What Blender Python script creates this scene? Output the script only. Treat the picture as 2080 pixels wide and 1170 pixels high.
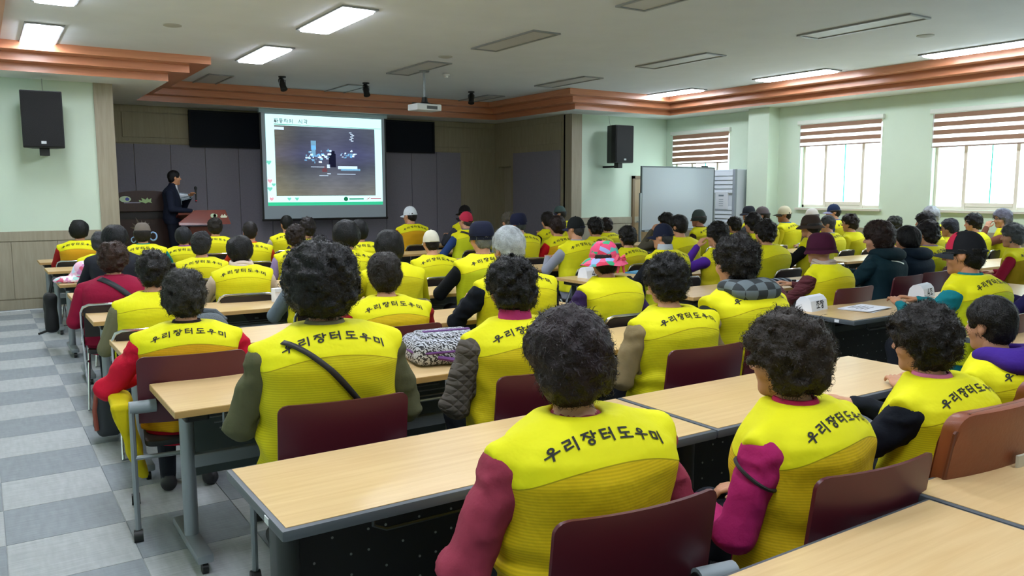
import bpy, bmesh, math, random
import numpy as np
from mathutils import Matrix, Vector

for _o in list(bpy.data.objects):
    bpy.data.objects.remove(_o, do_unlink=True)
SC = bpy.context.scene
COL = SC.collection
R3 = random.Random(7)

# ------------------------------------------------------------------ camera, world, exposure
CAM_H = 1.623
cam_d = bpy.data.cameras.new('camera')
cam = bpy.data.objects.new('camera', cam_d)
COL.objects.link(cam)
cam_d.sensor_fit = 'HORIZONTAL'
cam_d.sensor_width = 36.0
cam_d.lens = 1642.96 / 2080 * 36.0
cam_d.clip_start = 0.05
cam_d.clip_end = 200
_yaw, _pit, _rol = 0.58118761, 0.11819589, 0.00200011
_f = Vector((math.sin(_yaw) * math.cos(_pit), math.cos(_yaw) * math.cos(_pit), -math.sin(_pit)))
_r = Vector((math.cos(_yaw), -math.sin(_yaw), 0))
_d = _f.cross(_r)
_r2 = math.cos(_rol) * _r + math.sin(_rol) * _d
_d2 = -math.sin(_rol) * _r + math.cos(_rol) * _d
cam.matrix_world = Matrix(((_r2.x, -_d2.x, -_f.x, 0), (_r2.y, -_d2.y, -_f.y, 0), (_r2.z, -_d2.z, -_f.z, CAM_H), (0, 0, 0, 1)))
SC.camera = cam

W = bpy.data.worlds.new('overcast_sky')
SC.world = W
W.use_nodes = True
_bg = W.node_tree.nodes['Background']
_bg.inputs[0].default_value = (0.86, 0.95, 1.0, 1)
_bg.inputs[1].default_value = 6.0
LAMP = 26.0           # emission of a lit ceiling lamp's diffuser

SC.view_settings.view_transform = 'Standard'
SC.view_settings.look = 'None'
SC.view_settings.gamma = 1.0
SC.view_settings.use_curve_mapping = False
SC.view_settings.exposure = 0.34

# ------------------------------------------------------------------ materials
def lin(h):
    if not isinstance(h, str):
        return tuple(h)
    h = h.lstrip('#')
    out = []
    for i in (0, 2, 4):
        c = int(h[i:i + 2], 16) / 255
        out.append(c / 12.92 if c <= 0.04045 else ((c + 0.055) / 1.055) ** 2.4)
    return tuple(out)

_mc = {}
def mat(col, rough=0.6, metal=0.0, emit=0.0, noise=0.0, nscale=8.0, bump=0.0, bscale=60.0, spec=0.5, name=None, stretch=None, sheen=0.0):
    key = (col, rough, metal, emit, noise, nscale, bump, bscale, spec, stretch, sheen)
    if key in _mc:
        return _mc[key]
    m = bpy.data.materials.new(name or 'surface')
    m.use_nodes = True
    nt = m.node_tree
    b = nt.nodes['Principled BSDF']
    c = lin(col)
    b.inputs['Base Color'].default_value = (*c, 1)
    b.inputs['Roughness'].default_value = rough
    b.inputs['Metallic'].default_value = metal
    b.inputs['Specular IOR Level'].default_value = spec
    if sheen:
        b.inputs['Sheen Weight'].default_value = sheen
    if emit:
        b.inputs['Emission Color'].default_value = (*c, 1)
        b.inputs['Emission Strength'].default_value = emit
    tc = None
    if noise or bump:
        tc = nt.nodes.new('ShaderNodeTexCoord')
        mp = nt.nodes.new('ShaderNodeMapping')
        nt.links.new(tc.outputs['Object'], mp.inputs[0])
        if stretch:
            mp.inputs['Scale'].default_value = stretch
    if noise:
        n = nt.nodes.new('ShaderNodeTexNoise')
        n.inputs['Scale'].default_value = nscale
        n.inputs['Detail'].default_value = 4
        nt.links.new(mp.outputs[0], n.inputs['Vector'])
        mr = nt.nodes.new('ShaderNodeMapRange')
        mr.inputs['From Min'].default_value = 0.25
        mr.inputs['From Max'].default_value = 0.75
        mr.inputs['To Min'].default_value = 1 - noise
        mr.inputs['To Max'].default_value = 1 + noise
        nt.links.new(n.outputs['Fac'], mr.inputs['Value'])
        mx = nt.nodes.new('ShaderNodeVectorMath')
        mx.operation = 'SCALE'
        mx.inputs[0].default_value = c
        nt.links.new(mr.outputs[0], mx.inputs['Scale'])
        nt.links.new(mx.outputs[0], b.inputs['Base Color'])
    if bump:
        n2 = nt.nodes.new('ShaderNodeTexNoise')
        n2.inputs['Scale'].default_value = bscale
        n2.inputs['Detail'].default_value = 3
        nt.links.new(mp.outputs[0], n2.inputs['Vector'])
        bp = nt.nodes.new('ShaderNodeBump')
        bp.inputs['Strength'].default_value = bump
        bp.inputs['Distance'].default_value = 0.01
        nt.links.new(n2.outputs['Fac'], bp.inputs['Height'])
        nt.links.new(bp.outputs[0], b.inputs['Normal'])
    _mc[key] = m
    return m

def cloth(col, bump=0.25):
    return mat(col, 0.85, noise=0.07, nscale=9, bump=bump, bscale=45, spec=0.2, name='cloth')

def skin(col='#c79478'):
    return mat(col, 0.55, noise=0.06, nscale=25, spec=0.35, name='skin')

def hairmat(col):
    c = tuple(v * .62 for v in lin(col))
    return mat(c, 0.48, noise=0.35, nscale=22, bump=0.5, bscale=120, spec=0.28, name='hair')

METAL = mat('#8f969a', 0.38, 0.55, name='grey_metal')
CHROME = mat('#d5d8da', 0.16, 1.0, name='chrome')
BLACKP = mat('#141515', 0.5, name='black_plastic')
GREYP = mat('#8a9498', 0.5, name='grey_plastic')
WHITEP = mat('#dfe3e6', 0.5, name='white_plastic')
PAPER = mat('#e3e6ee', 0.8, name='paper')
INK = mat('#0d0d0c', 0.75, name='ink')
STAGEWOOD = mat('#5a2415', 0.35, noise=0.2, nscale=5, stretch=(8, 8, 1), name='cherry_veneer')

def wood_mat(name, c1, c2, axis_scale, rough=0.32):
    m = bpy.data.materials.new(name)
    m.use_nodes = True
    nt = m.node_tree
    b = nt.nodes['Principled BSDF']
    b.inputs['Roughness'].default_value = rough
    b.inputs['Specular IOR Level'].default_value = 0.5
    tc = nt.nodes.new('ShaderNodeTexCoord')
    oi = nt.nodes.new('ShaderNodeObjectInfo')
    ad = nt.nodes.new('ShaderNodeVectorMath'); ad.operation = 'ADD'
    nt.links.new(tc.outputs['Object'], ad.inputs[0])
    nt.links.new(oi.outputs['Location'], ad.inputs[1])
    mp = nt.nodes.new('ShaderNodeMapping')
    mp.inputs['Scale'].default_value = axis_scale
    nt.links.new(ad.outputs[0], mp.inputs[0])
    n = nt.nodes.new('ShaderNodeTexNoise')
    n.inputs['Scale'].default_value = 3.0
    n.inputs['Detail'].default_value = 6
    n.inputs['Distortion'].default_value = 0.6
    nt.links.new(mp.outputs[0], n.inputs['Vector'])
    cr = nt.nodes.new('ShaderNodeValToRGB')
    cr.color_ramp.elements[0].position = 0.3
    cr.color_ramp.elements[1].position = 0.7
    cr.color_ramp.elements[0].color = (*lin(c1), 1)
    cr.color_ramp.elements[1].color = (*lin(c2), 1)
    nt.links.new(n.outputs['Fac'], cr.inputs[0])
    nt.links.new(cr.outputs[0], b.inputs['Base Color'])
    return m

DESKTOP = wood_mat('beech_laminate', '#cba976', '#d7b988', (0.8, 14, 14))
DESKEDGE = wood_mat('beech_edge', '#b08a52', '#c39d63', (0.8, 14, 14), 0.5)
PANELWOOD = wood_mat('beige_panel', '#948b76', '#a29984', (10, 10, 0.7), 0.55)
CORNICE = wood_mat('cornice_veneer', '#bd7a57', '#cb8b66', (0.6, 0.6, 12), 0.30)

def vest_mat():
    m = bpy.data.materials.new('vest_fabric')
    m.use_nodes = True
    nt = m.node_tree
    N, L = nt.nodes, nt.links
    b = N['Principled BSDF']
    b.inputs['Roughness'].default_value = 0.75
    b.inputs['Specular IOR Level'].default_value = 0.25
    tc = N.new('ShaderNodeTexCoord')
    oi = N.new('ShaderNodeObjectInfo')
    sx = N.new('ShaderNodeSeparateXYZ')
    L.new(tc.outputs['Object'], sx.inputs[0])
    x2 = N.new('ShaderNodeMath'); x2.operation = 'MULTIPLY'
    L.new(sx.outputs[0], x2.inputs[0]); L.new(sx.outputs[0], x2.inputs[1])
    zz = N.new('ShaderNodeMath'); zz.operation = 'MULTIPLY_ADD'
    L.new(x2.outputs[0], zz.inputs[0]); zz.inputs[1].default_value = 0.9
    L.new(sx.outputs[2], zz.inputs[2])
    gt = N.new('ShaderNodeMath'); gt.operation = 'GREATER_THAN'
    L.new(zz.outputs[0], gt.inputs[0]); gt.inputs[1].default_value = 0.915
    # ribbed knit below the yoke
    wv = N.new('ShaderNodeTexWave')
    wv.wave_type = 'BANDS'; wv.bands_direction = 'Z'
    wv.inputs['Scale'].default_value = 38
    wv.inputs['Distortion'].default_value = 0.15
    L.new(tc.outputs['Object'], wv.inputs['Vector'])
    mr = N.new('ShaderNodeMapRange')
    mr.inputs['To Min'].default_value = 0.86; mr.inputs['To Max'].default_value = 1.06
    L.new(wv.outputs['Fac'], mr.inputs['Value'])
    rib = N.new('ShaderNodeVectorMath'); rib.operation = 'SCALE'
    L.new(oi.outputs['Color'], rib.inputs[0]); L.new(mr.outputs[0], rib.inputs['Scale'])
    # seam line
    sb = N.new('ShaderNodeMath'); sb.operation = 'SUBTRACT'
    L.new(zz.outputs[0], sb.inputs[0]); sb.inputs[1].default_value = 0.915
    ab = N.new('ShaderNodeMath'); ab.operation = 'ABSOLUTE'
    L.new(sb.outputs[0], ab.inputs[0])
    lt = N.new('ShaderNodeMath'); lt.operation = 'LESS_THAN'
    L.new(ab.outputs[0], lt.inputs[0]); lt.inputs[1].default_value = 0.0016
    mx = N.new('ShaderNodeMix'); mx.data_type = 'RGBA'
    L.new(gt.outputs[0], mx.inputs[0]); L.new(rib.outputs[0], mx.inputs[6])
    mx.inputs[7].default_value = (*lin('#dcd70f'), 1)
    mx2 = N.new('ShaderNodeMix'); mx2.data_type = 'RGBA'
    L.new(lt.outputs[0], mx2.inputs[0]); L.new(mx.outputs[2], mx2.inputs[6])
    mx2.inputs[7].default_value = (*lin('#9c8d04'), 1)
    L.new(mx2.outputs[2], b.inputs['Base Color'])
    n = N.new('ShaderNodeTexNoise'); n.inputs['Scale'].default_value = 14; n.inputs['Detail'].default_value = 3
    L.new(tc.outputs['Object'], n.inputs['Vector'])
    bp = N.new('ShaderNodeBump'); bp.inputs['Strength'].default_value = 0.35; bp.inputs['Distance'].default_value = 0.02
    L.new(n.outputs['Fac'], bp.inputs['Height'])
    L.new(bp.outputs[0], b.inputs['Normal'])
    return m
VESTM = vest_mat()

# ------------------------------------------------------------------ mesh helpers
class MB:
    def __init__(s):
        s.v = []; s.f = []
    def add(s, V, F):
        o = len(s.v)
        s.v += [tuple(p) for p in V]
        s.f += [tuple(i + o for i in f) for f in F]
        return s
    def box(s, x0, x1, y0, y1, z0, z1):
        V = [(x, y, z) for x in (x0, x1) for y in (y0, y1) for z in (z0, z1)]
        F = [(0, 1, 3, 2), (4, 6, 7, 5), (0, 4, 5, 1), (2, 3, 7, 6), (0, 2, 6, 4), (1, 5, 7, 3)]
        return s.add(V, F)
    def quad(s, a, b, c, d):
        return s.add([a, b, c, d], [(0, 1, 2, 3)])
    def tube(s, pts, r, n=8, cap=True, closed=False):
        P = [Vector(p) for p in pts]
        m = len(P)
        V = []; F = []
        up = Vector((0, 0, 1))
        prev = None
        for i, p in enumerate(P):
            if closed:
                t = (P[(i + 1) % m] - P[i - 1]).normalized()
            else:
                t = (P[min(i + 1, m - 1)] - P[max(i - 1, 0)]).normalized()
            if prev is None:
                a = up if abs(t.z) < 0.9 else Vector((1, 0, 0))
                u = t.cross(a).normalized()
            else:
                u = (prev - t * prev.dot(t)).normalized()
            prev = u
            w = t.cross(u)
            rr = r[i] if isinstance(r, (list, tuple)) else r
            for k in range(n):
                an = 2 * math.pi * k / n
                V.append(p + u * (rr * math.cos(an)) + w * (rr * math.sin(an)))
        mm = m if closed else m - 1
        for i in range(mm):
            for k in range(n):
                j = (i + 1) % m
                F.append((i * n + k, i * n + (k + 1) % n, j * n + (k + 1) % n, j * n + k))
        if cap and not closed:
            F.append(tuple(range(n))[::-1])
            F.append(tuple((m - 1) * n + k for k in range(n)))
        return s.add(V, F)
    def lathe(s, prof, n=20, c=(0, 0, 0), sx=1.0, sy=1.0):
        V = []; F = []
        for (r, z) in prof:
            for k in range(n):
                a = 2 * math.pi * k / n
                V.append((c[0] + r * sx * math.cos(a), c[1] + r * sy * math.sin(a), c[2] + z))
        for i in range(len(prof) - 1):
            for k in range(n):
                F.append((i * n + k, i * n + (k + 1) % n, (i + 1) * n + (k + 1) % n, (i + 1) * n + k))
        F.append(tuple(range(n))[::-1])
        F.append(tuple((len(prof) - 1) * n + k for k in range(n)))
        return s.add(V, F)
    def prism(s, poly, axis, a, b):
        n = len(poly)
        def pt(p, t):
            return {'x': (t, p[0], p[1]), 'y': (p[0], t, p[1]), 'z': (p[0], p[1], t)}[axis]
        V = [pt(p, a) for p in poly] + [pt(p, b) for p in poly]
        F = [(i, (i + 1) % n, n + (i + 1) % n, n + i) for i in range(n)]
        F += [tuple(range(n))[::-1], tuple(range(n, 2 * n))]
        return s.add(V, F)
    def mesh(s, name, smooth=False, bevel=0.0, angle=35):
        me = bpy.data.meshes.new(name)
        me.from_pydata(s.v, [], s.f)
        bm = bmesh.new(); bm.from_mesh(me)
        bmesh.ops.recalc_face_normals(bm, faces=bm.faces)
        if bevel:
            ed = [e for e in bm.edges if len(e.link_faces) == 2 and e.calc_face_angle(0) > 0.6]
            bmesh.ops.bevel(bm, geom=ed, offset=bevel, segments=2, affect='EDGES', profile=0.6)
        bm.to_mesh(me); bm.free()
        if smooth:
            for p in me.polygons:
                p.use_smooth = True
            try:
                me.set_sharp_from_angle(angle=math.radians(angle))
            except Exception:
                pass
        return me

def rrect(x0, x1, z0, z1, r, n=4, top_only=False):
    pts = []
    cs = [(x1 - r, z1 - r, 0), (x0 + r, z1 - r, 90), (x0 + r, z0 + r, 180), (x1 - r, z0 + r, 270)]
    for i, (cx, cz, a0) in enumerate(cs):
        if top_only and i >= 2:
            pts.append((x0 if i == 2 else x1, z0)); continue
        for k in range(n + 1):
            a = math.radians(a0 + 90 * k / n)
            pts.append((cx + r * math.cos(a), cz + r * math.sin(a)))
    return pts

def ob(name, me, m=None, parent=None, loc=None, rz=None):
    o = bpy.data.objects.new(name, me)
    COL.objects.link(o)
    if m is not None:
        if len(me.materials) == 0:
            me.materials.append(m)
        elif me.materials[0] is not m:
            o.material_slots[0].link = 'OBJECT'
            o.material_slots[0].material = m
    if parent is not None:
        o.parent = parent
    if loc is not None:
        o.location = loc
    if rz is not None:
        o.rotation_euler = (0, 0, rz)
    return o

def emp(name, loc=(0, 0, 0), rz=0.0):
    o = bpy.data.objects.new(name, None)
    o.empty_display_size = 0.1
    COL.objects.link(o)
    o.location = loc
    o.rotation_euler = (0, 0, rz)
    return o

def tag(o, label, cat, group=None):
    o['label'] = label
    o['category'] = cat
    if group:
        o['group'] = group
    return o

def struct(o, label=None, cat=None):
    o['kind'] = 'structure'
    if label:
        o['label'] = label
    if cat:
        o['category'] = cat
    return o

def copy_tree(o, parent=None):
    c = o.copy()
    COL.objects.link(c)
    c.parent = parent
    for ch in [x for x in o.children]:
        copy_tree(ch, c)
    return c

# Hangul drawn as strokes in a unit cell
def _circ(cx, cy, r, n=12):
    return [(cx + r * math.cos(2 * math.pi * k / n + 1.2), cy + r * math.sin(2 * math.pi * k / n + 1.2)) for k in range(n + 1)]
GL = {
 '우': [_circ(.5, .74, .16), [(.05, .42), (.95, .46)], [(.52, .44), (.48, .02)]],
 '리': [[(.06, .9), (.5, .92), (.48, .64), (.1, .6), (.1, .28), (.56, .36)], [(.8, 1.0), (.78, .0)]],
 '장': [[(.06, .9), (.54, .94)], [(.32, .9), (.06, .52)], [(.28, .76), (.56, .54)], [(.74, 1.0), (.74, .44)], [(.74, .74), (.96, .76)], _circ(.5, .2, .18)],
 '터': [[(.08, .9), (.5, .92)], [(.1, .9), (.1, .24)], [(.1, .58), (.46, .6)], [(.1, .24), (.56, .3)], [(.58, .58), (.8, .6)], [(.8, 1.0), (.78, .0)]],
 '도': [[(.2, .9), (.82, .94)], [(.22, .9), (.2, .5), (.84, .54)], [(.5, .5), (.5, .14)], [(.04, .12), (.96, .16)]],
 '미': [[(.1, .8), (.52, .82), (.5, .28), (.1, .28), (.1, .8)], [(.8, 1.0), (.78, .0)]],
 '조': [[(.14, .9), (.86, .92)], [(.5, .9), (.12, .5)], [(.5, .76), (.88, .5)], [(.5, .46), (.5, .14)], [(.05, .12), (.95, .14)]],
 '자': [[(.06, .85), (.56, .87)], [(.32, .85), (.06, .3)], [(.3, .65), (.58, .32)], [(.76, .98), (.76, .02)], [(.76, .5), (.98, .52)]],
 '동': [[(.2, .95), (.8, .95)], [(.2, .95), (.2, .68), (.82, .68)], [(.5, .68), (.5, .5)], [(.06, .48), (.94, .5)], _circ(.5, .2, .17)],
 '차': [[(.3, 1.02), (.36, .92)], [(.06, .82), (.56, .84)], [(.32, .82), (.06, .3)], [(.3, .62), (.58, .32)], [(.76, .98), (.76, .02)], [(.76, .5), (.98, .52)]],
 '의': [_circ(.36, .7, .18), [(.06, .28), (.68, .34)], [(.84, .98), (.84, .02)]],
 '시': [[(.32, .9), (.06, .25)], [(.3, .65), (.6, .28)], [(.8, 1.0), (.78, .0)]],
 '각': [[(.1, .92), (.5, .92), (.4, .52)], [(.74, .98), (.74, .46)], [(.74, .72), (.96, .72)], [(.2, .36), (.76, .36), (.74, .02)]],
 '4': [[(.62, .98), (.12, .34), (.92, .34)], [(.66, .6), (.66, .02)]],
}
def text_quads(txt, size, gap, th, step=0.2):
    """centreline quads ((4,2) arrays) of a word, centred on 0, baseline at 0"""
    out = []
    adv = size * (1 + gap)
    W0 = adv * len(txt) - size * gap
    for i, ch in enumerate(txt):
        ox = -W0 / 2 + i * adv
        for st in GL.get(ch, []):
            for a, b in zip(st[:-1], st[1:]):
                A = np.array(a) * size + (ox, 0); B = np.array(b) * size + (ox, 0)
                d = B - A
                ln = np.hypot(*d)
                if ln < 1e-6:
                    continue
                t = d / ln
                nrm = np.array((-t[1], t[0])) * th * size / 2
                A2 = A - t * th * size * 0.3; B2 = B + t * th * size * 0.3
                k = max(1, int(round(ln / (size * step * 1.6))))
                for j in range(k):
                    p = A2 + (B2 - A2) * j / k; q = A2 + (B2 - A2) * (j + 1) / k
                    out.append((p - nrm, q - nrm, q + nrm, p + nrm))
    return np.array(out)

def flat_text(name, txt, size, gap, th, mat_, parent, fn):
    Q = text_quads(txt, size, gap, th)
    mb = MB()
    for q in Q:
        mb.quad(*[fn(p[0], p[1]) for p in q])
    return ob(name, mb.mesh(name), mat_, parent)

# ------------------------------------------------------------------ room
XL, XR, YF, YB, YK = -0.78, 12.74, 13.2, 16.1, -3.0
SXL, SXR = 1.74, 10.11
ZS, ZC = 3.187, 3.50
WALLC = '#cadac6'
WALLM = mat(WALLC, 0.7, noise=0.02, nscale=3, bump=0.05, bscale=90, name='green_wall')
CEILM = mat('#d9dce0', 0.9, noise=0.03, nscale=2, name='ceiling_board')
SOFM = mat('#e0e3df', 0.9, name='soffit_board')

def carpet_mat():
    m = bpy.data.materials.new('carpet_tiles')
    m.use_nodes = True
    nt = m.node_tree; N, L = nt.nodes, nt.links
    b = N['Principled BSDF']
    b.inputs['Roughness'].default_value = 0.62
    b.inputs['Specular IOR Level'].default_value = 0.4
    g = N.new('ShaderNodeNewGeometry')
    s = N.new('ShaderNodeSeparateXYZ'); L.new(g.outputs['Position'], s.inputs[0])
    def cell(out, off, pitch):
        a = N.new('ShaderNodeMath'); a.operation = 'SUBTRACT'; L.new(out, a.inputs[0]); a.inputs[1].default_value = off
        d = N.new('ShaderNodeMath'); d.operation = 'DIVIDE'; L.new(a.outputs[0], d.inputs[0]); d.inputs[1].default_value = pitch
        f = N.new('ShaderNodeMath'); f.operation = 'FLOOR'; L.new(d.outputs[0], f.inputs[0])
        return f
    fx = cell(s.outputs[0], 0.005, 0.505); fy = cell(s.outputs[1], 4.27, 0.49)
    ad = N.new('ShaderNodeMath'); L.new(fx.outputs[0], ad.inputs[0]); L.new(fy.outputs[0], ad.inputs[1])
    ml = N.new('ShaderNodeMath'); ml.operation = 'MULTIPLY'; L.new(ad.outputs[0], ml.inputs[0]); ml.inputs[1].default_value = 0.5
    fr = N.new('ShaderNodeMath'); fr.operation = 'FRACT'; L.new(ml.outputs[0], fr.inputs[0])
    gt = N.new('ShaderNodeMath'); gt.operation = 'GREATER_THAN'; L.new(fr.outputs[0], gt.inputs[0]); gt.inputs[1].default_value = 0.25
    mx = N.new('ShaderNodeMix'); mx.data_type = 'RGBA'
    L.new(gt.outputs[0], mx.inputs[0])
    mx.inputs[6].default_value = (*lin('#8c9298'), 1)
    mx.inputs[7].default_value = (*lin('#abaeb0'), 1)
    # streaked pile
    def streak(scale, lo, hi):
        mp = N.new('ShaderNodeMapping'); mp.inputs['Scale'].default_value = scale
        L.new(g.outputs['Position'], mp.inputs[0])
        n = N.new('ShaderNodeTexNoise'); n.inputs['Scale'].default_value = 6; n.inputs['Detail'].default_value = 5
        L.new(mp.outputs[0], n.inputs['Vector'])
        r = N.new('ShaderNodeMapRange'); r.inputs['From Min'].default_value = .3; r.inputs['From Max'].default_value = .7
        r.inputs['To Min'].default_value = lo; r.inputs['To Max'].default_value = hi
        L.new(n.outputs['Fac'], r.inputs['Value'])
        return r
    a = streak((6, 1, 1), .92, 1.08); c = streak((1, 14, 1), .9, 1.1)
    pr = N.new('ShaderNodeMath'); pr.operation = 'MULTIPLY'; L.new(a.outputs[0], pr.inputs[0]); L.new(c.outputs[0], pr.inputs[1])
    sc = N.new('ShaderNodeVectorMath'); sc.operation = 'SCALE'
    L.new(mx.outputs[2], sc.inputs[0]); L.new(pr.outputs[0], sc.inputs['Scale'])
    L.new(sc.outputs[0], b.inputs['Base Color'])
    return m
CARPET = carpet_mat()

fl = ob('floor', MB().box(XL - .2, XR + .3, YK - .2, YB + .2, -0.1, 0.0).mesh('floor'), CARPET)
struct(fl, 'grey checkered carpet tile floor', 'floor')
tme = MB().box(0.002, 0.503, 0.002, 0.488, 0.0, 0.004).mesh('tile', bevel=0.0015)
for i in range(-2, 9):
    for j in range(-7, 18):
        x0 = 0.005 + 0.505 * i; y0 = 4.27 + 0.49 * j
        if y0 > 12.6:
            continue
        ob('tile', tme, CARPET, fl, (x0, y0, 0))

def wall(name, boxes, m=WALLM, label=None):
    mb = MB()
    for b in boxes:
        mb.box(*b)
    return struct(ob(name, mb.mesh(name), m), label, 'wall' if label else None)

wall('wall_left', [(XL - .2, XL, YK, YF + .2, 0, 3.9)], label='pale green left side wall')
wall('wall_back', [(XL - .2, XR + .2, YK - .2, YK, 0, 3.9)], label='pale green wall behind the seats')
wall('wall_front_left', [(XL, 1.49, YF, YF + .25, 0, 3.4)], label='pale green front wall left of stage')
wall('wall_front_right', [(10.37, XR, YF, YF + .25, 0, 3.4)], label='pale green front wall right of stage')
pl = ob('trim_1', MB().box(1.49, SXL, YF - .02, YF + .25, 0, 3.3).mesh('pier'), PANELWOOD); struct(pl, 'beige wood stage pier on the left', 'trim')
pr_ = ob('trim_2', MB().box(SXR, 10.37, YF - .02, YF + .25, 0, 3.3).mesh('pier'), PANELWOOD); struct(pr_, 'beige wood stage pier on the right', 'trim')
wall('wall_stage_left', [(SXL - .2, SXL, YF + .2, YB, 0, 3.4)], PANELWOOD, 'beige stage side wall on the left')

# stage back wall with its panels
GREYPAN = mat('#837f8a', 0.85, noise=0.05, nscale=30, name='grey_acoustic_felt')
BEIGED = wood_mat('stage_beige', '#8f866c', '#9b9278', (10, 10, .7), 0.6)
sb = wall('wall_stage_back', [(SXL - .2, SXR + .3, YB, YB + .2, 0, 3.4)], BEIGED, 'stage back wall of grey felt and beige panels')
pw = 0.615
pm = MB().box(0.004, pw - .004, -.03, 0, .42, 2.50).mesh('panel', bevel=.004)
x = SXL + .06
while x + pw < 9.75:
    ob('panel', pm, GREYPAN, sb, (x, YB, 0)); x += pw
pm2 = MB().box(0.005, 1.195, -.022, 0, 2.62, 3.05).mesh('upper_panel', bevel=.004)
for i in range(6):
    ob('upper_panel', pm2, BEIGED, sb, (SXL + .5 + 1.2 * i, YB, 0))
ob('rail', MB().box(SXL, SXR, YB - .028, YB, 2.52, 2.60).mesh('rail'), BEIGED, sb)
ob('rail', MB().box(SXL, SXR, YB - .028, YB, 3.07, 3.18).mesh('rail'), BEIGED, sb)
ob('skirting', MB().box(SXL, SXR, YB - .03, YB, .22, .41).mesh('skirting'), BEIGED, sb)
sr = wall('wall_stage_right', [(SXR, SXR + .25, YF + .2, 15.42, 0, 3.4), (SXR, SXR + .25, 15.95, YB + .1, 0, 3.4), (SXR, SXR + .25, 15.42, 15.95, 2.2, 3.4)], BEIGED, 'stage side wall on the right with recess')
ob('panel', MB().box(SXR - .03, SXR, 13.55, 15.3, .42, 2.48).mesh('panel', bevel=.004), GREYPAN, sr)
ob('upper_panel', MB().box(SXR - .022, SXR, 13.5, 15.9, 2.62, 3.05).mesh('upper_panel', bevel=.004), BEIGED, sr)
d2 = struct(ob('door_2', MB().box(SXR + .16, SXR + .2, 15.42, 15.95, .22, 2.2).mesh('door', bevel=.003), PANELWOOD), 'narrow recessed door at the side of the stage', 'door')
st = struct(ob('trim_3', MB().box(SXL, SXR, 12.98, YB, 0, .22).mesh('stage_platform', bevel=.006), wood_mat('stage_floor', '#6a5a44', '#7c6a50', (1, 12, 12), .4)), 'low wooden stage platform', 'stage')

# wainscot on the front walls and right wall
CAPM = PANELWOOD
def wainscot(name, x0, x1, y, label):
    t = struct(ob(name, MB().box(x0, x1, y - .012, y, 0, 1.08).mesh('wainscot'), PANELWOOD), label, 'wainscot')
    n = max(1, int(round((x1 - x0) / .62))); w = (x1 - x0) / n
    pmz = MB().box(.003, w - .003, -.026, -.01, .15, .945).mesh('panel', bevel=.003)
    for i in range(n):
        ob('panel', pmz, PANELWOOD, t, (x0 + w * i, y, 0))
    ob('cap_rail', MB().box(x0, x1, y - .034, y, .955, 1.09).mesh('cap_rail', bevel=.004), PANELWOOD, t)
    ob('skirting', MB().box(x0, x1, y - .032, y, 0, .13).mesh('skirting', bevel=.004), PANELWOOD, t)
wainscot('trim_4', XL, 1.48, YF, 'beige wood wainscot below left speaker')
wainscot('trim_5', 10.38, XR, YF, 'beige wood wainscot below right speaker')
t6 = struct(ob('trim_6', MB().box(XR - .012, XR, YK, YF, 0, 1.0).mesh('wainscot'), PANELWOOD), 'beige wood wainscot under the windows', 'wainscot')
pmz = MB().box(-.026, -.01, .003, .617, .15, .865).mesh('panel', bevel=.003)
for i in range(int((YF - 3) / .62)):
    ob('panel', pmz, PANELWOOD, t6, (XR, 3 + .62 * i, 0))
ob('cap_rail', MB().box(XR - .034, XR, YK, YF, .875, 1.0).mesh('cap_rail', bevel=.004), PANELWOOD, t6)
ob('skirting', MB().box(XR - .032, XR, YK, YF, 0, .13).mesh('skirting', bevel=.004), PANELWOOD, t6)

# right wall with window openings
WINS = [(11.40, 12.98, 2.15), (8.09, 9.70, 2.47), (5.58, 7.21, 2.33), (3.05, 4.68, 2.33), (0.5, 2.13, 2.33)]  # last pair of windows is out of view, added to let in side light
WZ0, WZ1 = 1.33, 2.84
bx = [(XR, XR + .26, YK, YF + .2, 0, WZ0), (XR, XR + .26, YK, YF + .2, WZ1, 3.5)]
ys = sorted([w[0] for w in WINS] + [w[1] for w in WINS])
edges = [YK] + ys + [YF + .2]
for i in range(0, len(edges), 2):
    bx.append((XR, XR + .26, edges[i], edges[i + 1], WZ0, WZ1))
wall('wall_right', bx, label='pale green window wall on the right')
struct(ob('trim_7', MB().box(12.44, XR + .01, 10.19, 10.68, 0, ZS + .1).mesh('pillar', bevel=.006), WALLM), 'square green pillar between the windows', 'pillar')

FRAMEM = mat('#ddd2c4', 0.45, name='window_frame')
GREEN = mat('#35d6b4', 0.3, name='glass_edge')
def glass_mat():
    m = bpy.data.materials.new('window_glass'); m.use_nodes = True
    nt = m.node_tree; N, L = nt.nodes, nt.links
    N.remove(N['Principled BSDF'])
    t = N.new('ShaderNodeBsdfTransparent'); t.inputs[0].default_value = (.9, .98, .97, 1)
    g = N.new('ShaderNodeBsdfGlossy'); g.inputs['Roughness'].default_value = .08
    x = N.new('ShaderNodeMixShader'); x.inputs[0].default_value = .06
    L.new(t.outputs[0], x.inputs[1]); L.new(g.outputs[0], x.inputs[2])
    L.new(x.outputs[0], N['Material Output'].inputs[0])
    return m
GLASS = glass_mat()
def sheer_mat():
    m = bpy.data.materials.new('sheer_fabric'); m.use_nodes = True
    nt = m.node_tree; N, L = nt.nodes, nt.links
    N.remove(N['Principled BSDF'])
    t = N.new('ShaderNodeBsdfTransparent'); t.inputs[0].default_value = (.9, .88, .88, 1)
    g = N.new('ShaderNodeBsdfTranslucent'); g.inputs[0].default_value = (.8, .76, .74, 1)
    x = N.new('ShaderNodeMixShader'); x.inputs[0].default_value = .5
    L.new(t.outputs[0], x.inputs[1]); L.new(g.outputs[0], x.inputs[2])
    L.new(x.outputs[0], N['Material Output'].inputs[0])
    return m
SHEER = sheer_mat()
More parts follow.
